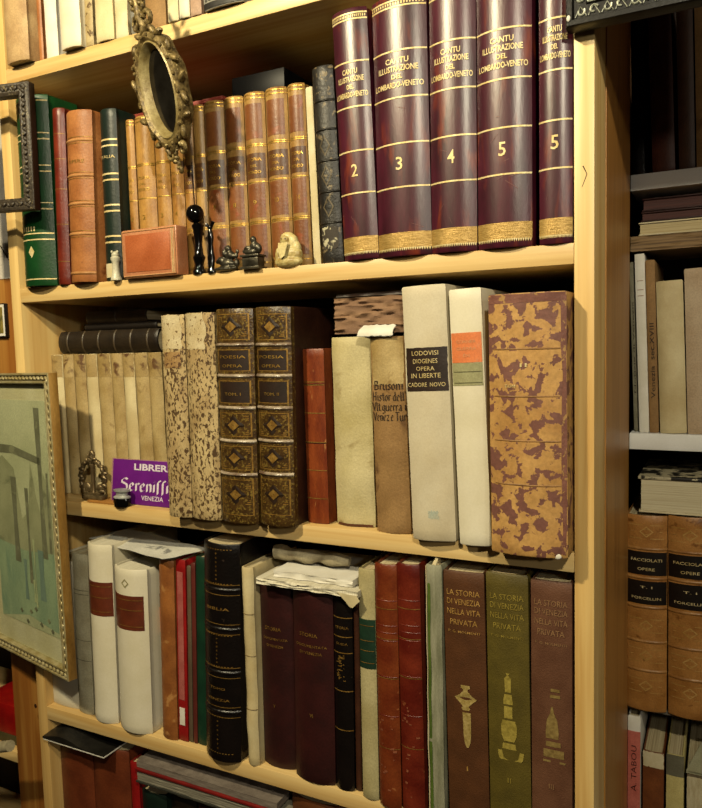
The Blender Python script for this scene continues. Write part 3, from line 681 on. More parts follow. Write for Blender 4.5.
for px, lb in (((381, 403, 804, 376, 397, 564), 'oxblood leather book with gilt rules, left of the oxblood pair'), ((403.6, 427, 811, 397.6, 420, 564), 'oxblood leather book with scuffed spine, right of the oxblood pair')):
    b = D(px, -.004, lb, cover=(red_leather if px[0] > 390 else surf('brownish_oxblood', '8c4420', '6c2a14', 26, .36, .4, spots='a8683c', spot_at=.66, spot_scale=70, spotw=.04)), sag=.18, d=.17, group='oxblood pair on the fourth shelf')
    for y in (600, 625, 632, 640, 676, 715): b.band(red_leather, b.P(y), .0012, .0008, name='raised_band')
    b.lines(gold_dull, [b.P(y) for y in (608, 638, 677, 747)], .0004)
    sc = MB()
    for k in range(16): u = random.uniform(-.8, .5); zz = random.uniform(.02, b.h*.45); b.strip(sc, zz, zz+random.uniform(.001, .003), u, u+random.uniform(.06, .3), .0005, 2)
    sc.build('scuff_marks', surf('scuffs', '9c5c40', '8a4c34'), b.r, 0)
b = D((428.5, 447, 817, 428.5, 440, 565), -.004, 'grey limp-wrapped book with green stripe and curled edges', cover=surf('grey_limp_wrapper', 'a8a68c', '848468', 30, .7, .5, stretch=(4, 1, .6)), sag=.15, noise_amp=.003, d=.15)
b.plate('green_stripe', surf('green_stripe', '5c7428', '4a6220', 40, .6, .3), .002, b.h*.93, -.78, -.35, .0006, rag=.15)
b.plate('pale_edge', cream, .001, b.h-.002, -1, -.82, .0008, rag=.1)
m = MB(); m.tube([b.sp(.1, b.h-.001+.004*math.sin(t*.5), -.003+.0*t) + Vector((.0006*math.sin(t), t*.004, .003*math.sin(t*.9))) for t in range(12)], .0028, 8)
m.build('curled_edge', cream, b.r)
cl = [((451, 490.7, 826, 443.3, 484.5, 572), umber, 'brown cloth volume with gilt lantern emblem, left of the three Venice histories'), ((492.3, 532, 838, 486, 529, 574), olive, 'olive cloth volume with gilt bell-tower emblem, middle of the three Venice histories'), ((533.6, 572.5, 850, 531, 573, 581), mauve, 'mauve-brown cloth volume with faded dome emblem, right of the three Venice histories')]
for i, (px, mt, lb) in enumerate(cl):
    b = D(px, .0, lb, cover=mt, sag=.06, d=.2, page=pg_cream, noise_amp=.0004, group='Venice histories on the fourth shelf')
    gm = surf('cloth_gilt_%d' % i, ['c89c58', 'a89440', 'a88058'][i], ['a87e3c', '8c7832', '8c6848'][i], 160, .5, .2, metal=.1)
    off = [0, 4, 10][i]
    b.text('title_lettering', gm, [('LA STORIA', b.P(593+off), .0068, .80), ('DI VENEZIA', b.P(602+off), .0068, .80), ('NELLA VITA', b.P(612+off), .0068, .80), ('PRIVATA', b.P(622.5+off), .0068, .66), ('P. G. MOLMENTI', b.P(632+off*1.15), .003, .76)], bold=.005)
    m = MB()
    def prof(pts, uc=0.0):   # symmetric emblem from (half width u, photo y) pairs
        for (a, ya), (c, yc) in zip(pts, pts[1:]): m.add([b.sp(uc-a, b.P(ya), .0006), b.sp(uc+a, b.P(ya), .0006), b.sp(uc+c, b.P(yc), .0006), b.sp(uc-c, b.P(yc), .0006)], [(0, 1, 2, 3)])
    if i == 0: prof([(.22, 685), (.22, 688), (.1, 689), (.12, 691), (.3, 695), (.55, 698), (.28, 703), (.14, 706), (.22, 708), (.14, 710)], 0); prof([(.2, 712), (.18, 735), (.14, 742), (.05, 747)], .04)
    if i == 1: prof([(.1, 673), (.02, 675), (.16, 678), (.14, 692)], 0); prof([(.17, 694), (.22, 700), (.22, 704)], 0); prof([(.2, 706), (.2, 718)], 0); prof([(.3, 720), (.38, 726), (.36, 735), (.24, 741)], .02); prof([(.3, 743), (.34, 749)], .02); prof([(.62, 751), (.58, 758), (.5, 760)], .08)
    if i == 2: prof([(.22, 688), (.22, 691)], .2); prof([(.22, 694), (.26, 697)], .2); prof([(.05, 706), (.08, 712), (.26, 720), (.32, 732), (.30, 738)], .05); prof([(.36, 741), (.36, 746)], .1); prof([(.5, 749), (.5, 757)], .12); prof([(.55, 760), (.55, 762)], .14)
    m.build('gilt_emblem', surf('emblem_gilt_%d' % i, ['c8b070', 'bca850', 'a08850'][i], ['a08848', '9c8a3c', '846c3c'][i], 220, .5, .3, metal=.1), b.r, 0)
    b.text('volume_number', gm, [(['I', 'II', 'III'][i], b.P([768, 780, 786][i]), .006, [.035, .08, .12][i])])

# sheets lying on the white books at the left of row D
P1, P2, P3 = on(89, 538, 1, .07), on(162, 560, 1, -.012), on(207, 550, 1, .06)
zt = on(160, 557, 1, .0).z
def sheet(name, P, mat, label, cat='paper', amp=.003, seed=0, thick=.0008):
    A, B, C_, D_ = P; top = []
    for k in range(13):
        t = k/12; top.append([(A.lerp(B, s/16)).lerp(D_.lerp(C_, s/16), t) + Vector((0, 0, amp*noise.noise(Vector((s*.22, t*2.4, seed)))))for s in range(17)])
    m = MB(); m.grid(top); m.grid([[p-Vector((0, 0, thick)) for p in r_] for r_ in top])
    n = 17*13
    for j in range(16): m.f.append((j, j+1, n+j+1, n+j)); q_ = 12*17; m.f.append((q_+j, q_+j+1, n+q_+j+1, n+q_+j))
    for k in range(12): m.f.append((k*17, (k+1)*17, n+(k+1)*17, n+k*17)); m.f.append((k*17+16, (k+1)*17+16, n+(k+1)*17+16, n+k*17+16))
    o = m.build(name, mat); return tag(o, label, cat)
A = on(89, 538, 1, .040); B = on(162, 559.5, 1, -.012); Cc = on(207, 549, 1, .035); Dd = A+(Cc-B)
sheet('loose_sheet', (A, B, Cc, Dd), surf('printed_white_sheet', 'e4e2d6', 'd6d4c8', 30, .7, .1, spots='8c8c88', spot_at=.64, spot_scale=26, spotw=.03), 'white printed sheet draped over the white vellum and red books, fourth shelf')
# papers on the maroon books
x0, x1 = on(256, 580, 1, -.012).x, on(357, 582, 1, -.012).x
zb = max(on(275, 586, 1, .014).z, on(314, 588, 1, .004).z)+.001
r = thing('paper_stack', 'stack of loose white papers lying on the two dark maroon books', 'paper', (x0, -.012, zb))
wavy('sheets', 0, x1-x0, 0, .13, 0, .008, pg_white, r, .0022, 6, 4)
wavy('upper_sheets', .02, x1-x0-.012, .012, .12, .0088, .017, white_p, r, .002, 4, 6)
m = MB(); L = x1-x0
cor = [[Vector((L-.030+.03*s/6+.004*t/4, -.002+.001*math.sin(s), .004-.018*(t/4)*(1-abs(s/6-.6)*1.6 if abs(s/6-.6) < .6 else 0))) for s in range(7)] for t in range(5)]
m.grid(cor); m.grid([[p+Vector((0, .0006, 0)) for p in r_] for r_ in cor]); m.build('folded_corner', cream, r)
x0, x1 = on(273, 561, 1, .03).x, on(347, 561, 1, .03).x
r = thing('paper_roll', 'crumpled rolled parchment lying on the stack of white papers', 'paper', (x0, .036, zb+.0295))
m = MB(); m.tube([(t/14*(x1-x0), .002*math.sin(t), .001*math.sin(t*1.7)) for t in range(15)], lambda s: .0095+.0015*math.sin(s*17)-(.002*s), 14)
m.build('roll', surf('grey_parchment', 'cbbf9c', '96886a', 60, .7, .5), r)
# ------------------------------------------------------------ row E (the shelf below)
def E_(x0, x1, yt, Y, lb, **k): return make_book('E', ZE, (None, None, None, x0, x1, yt), Y, lb, **k)
rb_ = surf('orange_brown_leather', '7a3a1c', '642c14', 26, .5, .4)
ztE = on(76, 750, 1, -.012).z-.001
def yE(x, Y=.02):
    lo, hi = 650, 900
    for _ in range(40):
        m_ = (lo+hi)/2
        if on(x, m_, 1, Y).z > ztE: lo = m_
        else: hi = m_
    return lo
e1 = E_(59, 91, yE(75), .02, 'orange-brown leather book under the flat black one, bottom shelf', cover=rb_, sag=.12)
e2 = E_(92, 128, yE(110), .02, 'orange-brown leather book right of its twin, bottom shelf', cover=rb_, sag=.12)
e2b = E_(130, 138, 762, .015, 'narrow red leather book standing beside the orange-brown pair, bottom shelf', cover=surf('bright_red', 'a81c1c', '8c1414'), sag=.12)
e3 = E_(142, 166, 792, .02, 'dark green cloth book under the red-edged flat one, bottom shelf', cover=dgreen, sag=.12)
e4 = E_(168, 196, 797, .03, 'blackish book right of the dark green one, bottom shelf', cover=dk, sag=.12)
e5 = E_(198, 222, 806, .02, 'dark red book low in the frame beneath grey leaves, bottom shelf', cover=maroon, sag=.12)
e6 = E_(224, 270, 808, .02, 'dark grey-green book under the right end of the grey leaves, bottom shelf', cover=mott, sag=.12)
e7 = E_(292, 345, 800, .02, 'brown leather book at the right end of the bottom shelf in view', cover=surf('mid_brown', '70401e', '562e14'), sag=.12)
zt = max(e.r.location.z+e.h for e in (e3, e4, e5, e6))+.0005
X0, X1 = on(136, 770, 1, .0).x, on(288, 795, 1, .0).x
r = thing('book', 'flat grey-paged book with red cover edge lying under the fourth shelf', 'book', (X0, .0, zt))
wavy('page_block', 0, X1-X0, .002, .16, .003, .018, paper('grey_leaves', '8c8674', '5c5648', axis=2, freq=700), r, .001, 10, 2)
box('lower_board', -.002, X1-X0+.002, 0, .162, 0, .0028, surf('dark_grey_board', '3c3c34', '30302a'), r)
box('upper_board', -.002, X1-X0-.03, -.001, .162, .0195, .0235, surf('red_cloth', '8c1a14', '701210'), r)
r = thing('book', 'grey pamphlet lying on the red-edged flat book under the fourth shelf', 'book', (X0, .002, zt+.0242))
wavy('leaves', 0, X1-X0-.02, 0, .15, 0, .010, surf('grey_pink_leaves', '8c8074', '70645a', 60, .8, .3, stretch=(1, 1, 8)), r, .0008, 4, 3)
# flat black book with white edge
ze = e1.r.location.z+e1.h+.0008
X0, X1 = max(XL+.0015, on(42, 735, 1, -.012).x), on(104, 760, 1, -.012).x
ze = max(e1.r.location.z+e1.h, e2.r.location.z+e2.h)+.0008
r = thing('book', 'flat black-covered book with white edge jutting out over the orange-brown pair', 'book', (X0, -.012, ze))
print('ROOM over flat black', ZD-TH-ze)
Lx = X1-X0
box('page_edge', .0, Lx, 0, .15, 0, .0030, white_p, r)
rows = []
for k in range(9):
    y = .15*k/8; rows.append([Vector((Lx*(i/14), y-.0006, .0034+ min(.019, ZD-TH-ze-.0055)*math.exp(-((i/14-.32)/.28)**2)*(.55+.45*math.sin(min(1, y/.03)*PI/2)) + .0008*noise.noise(Vector((i*.8, k, 1))))) for i in range(15)])
m = MB(); m.grid(rows); n = len(m.v); m.grid([[Vector((p.x, p.y, .0032)) for p in r_] for r_ in rows])
for j in range(14): m.f.append((j, j+1, n+j+1, n+j)); m.f.append((8*15+j, 8*15+j+1, n+8*15+j+1, n+8*15+j))
for k in range(8): m.f.append((k*15, (k+1)*15, n+(k+1)*15, n+k*15)); m.f.append((k*15+14, (k+1)*15+14, n+(k+1)*15+14, n+k*15+14))
m.build('soft_cover', surf('worn_black_cover', '26241f', '1a1815', 60, .4, .5), r)

# ------------------------------------------------------------ right bookcase
def R_(row, z, px, Y, lb, **k): return make_book(row, z, px, Y, lb, **k)
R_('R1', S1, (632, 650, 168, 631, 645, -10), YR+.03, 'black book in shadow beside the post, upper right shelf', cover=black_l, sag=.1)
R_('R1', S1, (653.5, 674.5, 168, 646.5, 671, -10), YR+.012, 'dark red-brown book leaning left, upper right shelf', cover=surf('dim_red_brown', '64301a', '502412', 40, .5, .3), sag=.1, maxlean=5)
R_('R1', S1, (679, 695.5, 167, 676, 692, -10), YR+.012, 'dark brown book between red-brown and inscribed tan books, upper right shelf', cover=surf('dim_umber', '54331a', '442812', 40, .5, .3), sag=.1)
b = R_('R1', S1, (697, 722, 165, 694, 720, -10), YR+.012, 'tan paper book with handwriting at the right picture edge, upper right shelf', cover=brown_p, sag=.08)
b.text('handwriting', ink_m, [('Diario', b.h*.55, .010, .09)], vertical=True)
for k, (a, c, yt) in enumerate(((632.5, 639, 262),)): pass
b = R_('R2', S2, (634, 639.3, 431, 629.5, 633.5, 262), YR+.022, 'thin grey paper book with faded writing, next to the post on the white shelf', cover=surf('grey_thin', '98927a', '7c765e', 60, .7, .3), sag=.1)
b.text('handwriting', ink_m, [('Notizie di Venezia', b.h*.5, .0022, .13)], vertical=True)
t2 = R_('R2', S2, (639.8, 649, 431, 634.2, 644.8, 254), YR+.012, 'thin white book with three small marks near its head, white shelf', cover=white_p, sag=.1)
t2.lines(surf('rust_mark', '9c6a48', '8a5a3c'), [t2.P(y) for y in (281, 290, 296)], .0004, u=.6, name='printed_marks')
b = R_('R2', S2, (649.6, 659.2, 431, 645.4, 654.5, 260), YR+.012, 'brown paper pamphlet with vertical handwriting, white shelf', cover=brown_p, sag=.1)
b.text('handwriting', ink_m, [('Venezia  sec.XVIII', b.h*.42, .0055, .105)], vertical=True)
b = R_('R2', S2, (660, 687.3, 431, 656.2, 682.4, 281), YR+.010, 'cream vellum book, shorter and stained, on the white shelf', cover=vel, sag=.14, noise_amp=.0015)
R_('R2', S2, (688.5, 718, 431, 683.5, 716, 268), YR+.008, 'pale pinkish paper book at the right picture edge, white shelf', cover=surf('pinkish_paper', 'd2bc9c', 'c2a886', 30, .7, .3), sag=.05)
X0 = .155
t6 = thing('book', 'tan paper book out beyond the pale pinkish one on the white shelf', 'book', (X0+.03, YR+.012, S2+.0001)); tb = Book(t6, .03, t2.h+.002, .15, .1, 0, 4); tb.cover(brown_p); tb.pages(pg_cream)
z0 = max(t2.r.location.z+t2.h, tb.h+S2)+.0012
def flat(lb, xl, yt_, yb_, Y, cov, pagem, z, xr=.22, d=.16, boards=True):
    x0 = on(xl, (yt_+yb_)/2, 1, Y).x; th = on(xl+20, yt_, 1, Y).z-on(xl+20, yb_, 1, Y).z
    r = thing('book', lb, 'book', (x0, Y, z))
    if boards:
        box('lower_board', 0, xr-x0, 0, d, 0, .0022, cov, r); box('upper_board', 0, xr-x0, 0, d, th-.0022, th, cov, r)
        wavy('page_block', .002, xr-x0-.002, .002, d-.002, .0024, th-.0030, pagem, r, .0004, 8, 5)
    else: wavy('leaves', 0, xr-x0, 0, d, 0, th, pagem, r, .002, 10, 7)
    return z+th+.0008
pgz = paper('flat_cream_leaves', 'cdbb8c', 'b09c6c', axis=2, freq=900); pgr = paper('flat_rag_leaves', '94764c', '5c4428', axis=2, freq=500)
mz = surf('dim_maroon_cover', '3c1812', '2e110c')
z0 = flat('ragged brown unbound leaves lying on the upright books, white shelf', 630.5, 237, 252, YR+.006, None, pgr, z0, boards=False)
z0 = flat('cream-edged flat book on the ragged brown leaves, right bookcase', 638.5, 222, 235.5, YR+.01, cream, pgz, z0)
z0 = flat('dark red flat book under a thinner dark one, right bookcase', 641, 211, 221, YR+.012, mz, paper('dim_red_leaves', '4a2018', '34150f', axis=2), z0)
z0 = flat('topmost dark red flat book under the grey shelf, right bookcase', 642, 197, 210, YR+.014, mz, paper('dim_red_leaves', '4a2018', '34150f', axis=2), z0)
SB = []
for px, lb, t1_, t2_ in (((625.8, 667, 701, 627, 667, 515), 'thick brown leather book with two black labels beside the post, right bookcase', 'FACCIOLATI', 'FORCELLIN'), ((668, 713, 712, 668.4, 713, 517), 'thick brown leather book with two black labels, right of the tooled pair', 'FACCIOLATI', 'FORCELLIN')):
    b = make_book('R3', S3, px, YR-.004, lb, cover=brown_leather, sag=.14, d=.2, noise_amp=.0004, group='tooled brown pair in the right bookcase'); SB.append(b)
    lt = surf('light_leather_band', 'b8864a', '96642e', 60, .4, .4)
    o_ = 0 if px[0] < 650 else 4
    for y in (548+o_, 577+o_, 606+o_*1.6, 640+o_*2, 669+o_*2.4): b.band(lt, b.P(y), .0028, .0022)
    b.plate('title_label', surf('black_label', '1c140e', '140e0a', 60, .4, .2), b.P(574+o_), b.P(551+o_), -.97, .97)
    b.plate('volume_label', surf('black_label', '1c140e', '140e0a'), b.P(603+o_*1.5), b.P(580+o_), -.97, .97)
    b.text('title_lettering', gold_pale, [(t1_, b.P(559+o_), .0042, .74), ('OPERE', b.P(568+o_), .0042, .42), ('T. I', b.P(586+o_*1.4), .0032, .3), (t2_, b.P(597+o_*1.4), .0038, .7)], off=.0011)
    for y in (531+o_, 624+o_*2, 654+o_*2, 684+o_*2):
        m = MB()
        b.diamond(m, b.P(y), .35, .008, .25); b.diamond(m, b.P(y), .8, .004, .15)
        for s1 in (-1, 1): b.strip(m, b.P(y)+.009, b.P(y)+.010, s1*.2, s1*.85, .0005); b.strip(m, b.P(y)-.010, b.P(y)-.009, s1*.2, s1*.85, .0005)
        m.build('blind_tooling', surf('worn_tooling', 'd0a460', 'b0843c'), b.r, 0)
zt = max(b.r.location.z+b.h for b in SB)+.001
X0 = on(640.5, 490, 1, YR).x
r = thing('book', 'flat book with marbled cover and pale leaves lying on the tooled brown pair', 'book', (X0, YR-.002, zt))
box('lower_board', -.002, .15, -.001, .16, 0, .0028, cream, r)
thk = on(660, 478, 1, YR).z-on(660, 512, 1, YR).z
wavy('page_block', .001, .148, .001, .157, .003, thk-.001, paper('flat_white_leaves', 'd8cdaa', 'c2b48e', axis=2, freq=900), r, .0004, 10, 8)
box('upper_board', -.003, .15, -.0015, .16, thk-.0008, thk+.0035, surf('marbled_cover', 'c4ba98', '23201a', 60, .5, .2, lo=.50, hi=.53), r)
X = lambda x, y, Y=YR+.004: on(x, y, 1, Y)
b = make_book('R4', S4, (None, None, None, 628, 640.5, 716), YR+.002, 'narrow pink-red book with white head and vertical lettering, lower right', cover=white_p, sag=.06)
b.plate('pink_wrapper', surf('pink_red_paper', 'dc7c6c', 'c8685a', 40, .6, .3), .001, b.P(731), -1, 1, .0004)
b.text('title_lettering', surf('dark_red_ink', '4a1c18', '3c1612'), [('A. TABOU', b.P(768), .0072, .07)], vertical=True, off=.0009)
b = make_book('R4', S4, (None, None, None, 643, 664, 752), YR+.006, 'brown book with ragged cream head between pink and yellow books, lower right', cover=surf('dull_brown', '8c5028', '744020', 40, .5, .3), sag=.08, rec=.001)
b.plate('ragged_head', cream, b.P(767), b.h, -1, 1, .0006, rag=.2)
b = make_book('R4', S4, (None, None, None, 666.5, 684, 755), YR+.002, 'pale yellow paper book with grey head, lower right', cover=surf('pale_yellow_paper', 'e8d890', 'd4c47c', 40, .7, .3), sag=.05)
b.plate('grey_head', surf('grey_head', '7c7862', '6c6854'), b.P(776), b.h, -1, 1, .0004)
b = make_book('R4', S4, (None, None, None, 687, 716, 772), YR+.002, 'upright book of cream leaves topped by a slanting cover, lower right corner', cover=surf('cream_wrap', 'ece0b8', 'd0c094', 60, .7, .4, stretch=(6, 1, 1)), sag=.05)
ztt = b.r.location.z+b.h
m = MB(); pa = X(686, 771, YR-.01); 
rows = [[Vector((pa.x+.004*k+.05*s/8, YR-.012+.02*k, ztt+.002+.0015*noise.noise(Vector((s, k, 3))))) for s in range(9)] for k in range(6)]
m.grid(rows); m.grid([[p+Vector((0, 0, .003)) for p in q] for q in rows]); o = m.build('folded_paper', surf('grey_green_paper', 'd8d4b0', 'bcb890'))
tag(o, 'greyish folded paper lying on the cream leaves in the lower right corner', 'paper')

# ------------------------------------------------------------ small objects on the second shelf
r = thing('chess_piece', 'small white turned figure standing left of the leather case', 'figurine', (on(116, 280, 1, -.004).x, -.003, ZB))
cm = surf('ivory_piece', 'd8d4bc', 'c4bea2', 40, .35, .1)
MB().lathe([(.0078, 0), (.0078, .003), (.006, .006), (.0052, .012), (.0048, .022), (.0052, .026), (.0068, .029), (.0068, .032), (.0045, .034)], 0, 0, 20).build('body', cm, r)
MB().ell((0, 0, .036), (.0058, .005, .005)).build('head', cm, r)
m = MB()
for a in (0, 2.1, 4.2): m.ell((.0045*math.cos(a), .0045*math.sin(a), .040), (.0018, .0018, .0022))
m.build('crown', cm, r)
# leather case standing on its edge
a, c = on(125, 277, 1, -.006), on(180, 272, 1, -.006); hh = on(150, 228, 1, -.006).z-ZB
Lw = c.x-a.x
r = thing('leather_case', 'small pinkish tan leather book-shaped case standing before the gilt calf set', 'case', (a.x, -.010, ZB+.0002))
lm = surf('pink_tan_leather', 'd09068', 'bc7850', 30, .35, .25)
MB().box(0, Lw, 0, .024, 0, hh, .003).build('body', lm, r)
m = MB()
m.tube([(.003, -.0002, .003), (Lw-.003, -.0002, .003), (Lw-.003, -.0002, hh-.003), (.003, -.0002, hh-.003)], .0011, 6, True); m.build('rim', surf('pale_rim', 'dca878', 'cc9462', 30, .35, .2), r)
box('inset_panel', .008, Lw-.012, -.0007, .001, .008, hh-.008, surf('russet_panel', 'c06c40', 'ac5a30', 30, .4, .3), r, .0003)
for k, xx in enumerate((Lw-.0085, Lw-.006)): MB().tube([(xx, -.0004, .004), (xx, -.0004, hh-.004)], .0005, 6).build('gilt_rule', gold_pale, r)
# black turned finial with ball and rod
bl = surf('polished_ebony', '0c0b0b', '080707', 30, .12, .02)
pb = on(198, 274, 1, .0)
r = thing('finial', 'black turned finial with large ball and thin rod, right of the leather case', 'ornament', (pb.x, .004, ZB+.0001))
k_ = lambda y: on(194, y, 1, .004).z-ZB
MB().lathe([(.009, 0), (.009, .004), (.0065, .007), (.0055, .012), (.0085, k_(258)), (.006, k_(255)), (.0048, k_(245)), (.0065, k_(232)), (.0085, k_(226)), (.006, k_(224))], 0, 0, 24).build('stem', bl, r)
rr = (on(202, 214, 1, .004).x-on(182, 214, 1, .004).x)/2*.72
MB().ell((-.004, 0, k_(214)), (rr, rr, rr*1.02), 24).build('ball', bl, r)
MB().tube([(-.004, 0, k_(206)), (-.0055, 0, k_(162))], .0008, 6).build('rod', surf('dark_steel', '2c241c', '1c1712', metal=.6, rough=.4), r)
p2 = on(211, 273, 1, -.002)
r = thing('figurine', 'thin black figurine with upswept head, right of the ball finial', 'figurine', (p2.x, .0, ZB))
k2 = lambda y: on(209, y, 1, .0).z-ZB
MB().lathe([(.0065, 0), (.0065, .003), (.004, .006), (.0055, k2(258)), (.004, k2(252)), (.0032, k2(245)), (.0048, k2(238)), (.0035, k2(232)), (.0018, k2(228))], 0, 0, 18, 1, .8).build('body', bl, r)
m = MB(); m.tube([(-.006, 0, k2(224)), (-.001, 0, k2(228)), (.001, 0, k2(228)), (.006, 0, k2(222))], .0022, 8); m.ell((0, 0, k2(228)), (.0035, .003, .003)); m.build('head', bl, r)
def blob(name, parts, vox, mat, parent):
    m = MB()
    for c_, r_ in parts: m.ell(c_, r_, 14)
    o = m.build(name, mat, parent); md = o.modifiers.new('remesh', 'REMESH'); md.mode = 'VOXEL'; md.voxel_size = vox; md.use_smooth_shade = True; return o
pew = surf('dark_pewter', '6e6858', '38342a', 90, .35, .5, metal=.7)
p3 = on(230, 271, 1, .004)
r = thing('figurine', 'dark pewter animal group crouching on a low base', 'figurine', (p3.x, .001, ZB))
blob('body', [((-.004, 0, .003), (.016, .008, .003)), ((-.001, 0, .009), (.009, .006, .006)), ((-.008, 0, .013), (.006, .005, .005)), ((-.013, 0, .012), (.003, .003, .003)), ((.003, 0, .018), (.0055, .005, .006)), ((.001, -.001, .026), (.004, .004, .0042)), ((.009, 0, .017), (.004, .003, .003)), ((.012, 0, .022), (.0022, .002, .003)), ((-.003, -.004, .021), (.002, .002, .004)), ((.011, 0, .009), (.003, .004, .005))], .0011, pew, r)
r.scale = (1.25, 1.1, 1.12)
p4 = on(254, 270, 1, .004)
r = thing('figurine', 'dark pewter seated figure on a square pedestal', 'figurine', (p4.x, .001, ZB))
MB().box(-.012, .013, -.008, .010, 0, .003, .0006).box(-.010, .011, -.006, .008, .003, .014, .0006).box(-.012, .013, -.008, .010, .014, .0165, .0006).build('pedestal', pew, r)
blob('body', [((0, 0, .0195), (.010, .006, .004)), ((.004, 0, .025), (.006, .005, .007)), ((.003, -.001, .0335), (.0038, .0036, .0042)), ((-.004, -.002, .024), (.005, .003, .003)), ((.009, 0, .023), (.004, .004, .006)), ((-.008, -.001, .021), (.004, .003, .003))], .001, pew, r)
r.scale = (1.15, 1.1, 1.12)
p5 = on(290, 268, 1, .004)
r = thing('figurine', 'ivory figurine of a hooded bearded old man', 'figurine', (p5.x, .002, ZB))
iv = surf('ivory_carving', 'dccb8c', 'a88c4c', 120, .4, .5)
blob('body', [((0, 0, .005), (.0145, .009, .007)), ((.002, .001, .013), (.012, .008, .010)), ((0, .001, .021), (.008, .0065, .008)), ((-.002, -.003, .0285), (.0048, .0045, .0055)), ((-.0095, -.003, .012), (.003, .003, .009))], .001, iv, r)
blob('hood', [((-.001, .001, .0315), (.0072, .006, .006)), ((.005, .001, .026), (.0045, .0055, .008)), ((.008, .001, .019), (.0045, .005, .008))], .001, surf('pale_ivory', 'ecdca4', 'd8c482', 60, .4, .3), r)
m = MB()
for k in range(7): m.tube([(-.006+k*.0014, -.0075, .025), (-.0055+k*.0012, -.010, .017), (-.003+k*.0005, -.010, .008+.0004*k)], .0009, 6)
m.build('beard', surf('pale_ivory', 'ecdca4', 'd8c482'), r)
m = MB()
for s in (-.0038, .0002): m.ell((s, -.0072, .0295), (.0008, .0005, .0005))
m.build('eyes', surf('eye_dark', '2c1c10', '20140a'), r)

r.scale = (1.4, 1.15, 1.15)
# ------------------------------------------------------------ third shelf: bronze, card, inkwell
pb = on(91, 498, 1, .006)
r = thing('ornament', 'openwork bronze ornament with leafy arch in front of the vellum set', 'ornament', (pb.x, .012, ZC+.004))
br = surf('dark_bronze', '9a8662', '54442c', 120, .35, .5, metal=.6)
Hh = on(91, 449, 1, .012).z-ZC-.004; Wd = .030
m = MB()
for k in range(25):
    a = -.35*PI + 1.7*PI*k/24 if False else PI*(-.32+1.64*k/24)
    x, z = Wd*.82*math.cos(a), Hh*.42+Hh*.36*math.sin(a)
    m.ell((x, -.001*(k % 2), z), (.0062, .0035, .0036), 10, Matrix.Rotation(a+(.6 if k % 2 else -.6), 3, 'Y'))
m.build('leaf_wreath', br, r)
m = MB()
for k in range(7): m.ell((random.uniform(-.008, .008), -.001, Hh*.80+random.uniform(-.004, .012)), (.006, .0035, .003), 10, Matrix.Rotation(random.uniform(-1, 1), 3, 'Y'))
m.ell((0, 0, Hh*.86), (.007, .004, .007)); m.build('crest', br, r)
MB().lathe([(.0045, .010), (.0032, .014), (.0028, Hh*.62), (.0042, Hh*.66), (.004, Hh*.7)], 0, 0, 14).build('column', surf('bright_bronze', '9a8460', '7a6444', metal=.7, rough=.35), r)
MB().box(-.020, .022, -.006, .006, 0, .007, .001).box(-.016, .018, -.005, .005, .007, .0105, .001).build('base', br, r)
m = MB(); m.ell((-.013, 0, .017), (.008, .004, .009)); m.ell((.014, 0, .017), (.007, .004, .007)); m.build('scrolls', br, r)
pw = on(98, 502, 1, 0)
tag(box('wood_slip', pw.x-.025, pw.x+.032, .002, .03, ZC+.0001, ZC+.0038, surf('small_wood', 'b8803c', 'a06c30', 40, .5, .2), None), 'thin wooden slip under the bronze ornament', 'wood block')
# card
ya = .016
cl_ = on(111, 480, 1, ya).x; cr_ = on(196, 480, 1, ya).x
cw = .150; ch = on(130, 460.5, 1, ya).z-(ZC)
r = thing('shop_card', 'purple shop card lettered LIBRERIA Serenissima leaning on the vellum set', 'card', (cl_, ya, ZC+.0002), (math.radians(-7), 0, 0))
box('backing', -.004, cw+.004, .0004, .0018, 0, ch+.001, surf('pale_mauve_card', 'b89088', 'a88078'), r, .0002)
box('card', 0, cw, -.0008, .0003, .0004, ch, surf('purple_card', '6e1c86', '64187c', 40, .4, .05, fine=.02), r, .0001)
wt = surf('white_lettering', 'f0e6f0', 'e8dce8', rough=.6)
def flat_text(name, rows, mat, y=-.0011, bold=.02):
    m = MB()
    for txt, x, z, h_, w_ in rows:
        v, f, a_ = text_mesh(txt, bold); m.add([(x+p*w_, y, z+q*h_) for p, q in v], f)
    return m.build(name, mat, r, 0)
pxm = lambda x, y: (on(x, y, 1, ya).x-cl_, on(x, y, 1, ya).z-ZC)
xs, zs_ = pxm(131.5, 468); xe = xs+.084
flat_text('shop_kind_lettering', [('LIBRERIA', (xs+xe)/2, pxm(150, 468.5)[1], .0098, xe-xs)], wt, bold=.03)
xv0, xv1 = pxm(141, 498)[0], pxm(163, 498)[0]
flat_text('town_lettering', [('VENEZIA', (xv0+xv1)/2, pxm(152, 499)[1], .0068, xv1-xv0), ('-', xv1+.012, pxm(152, 499)[1], .001, .006)], wt, bold=.01)
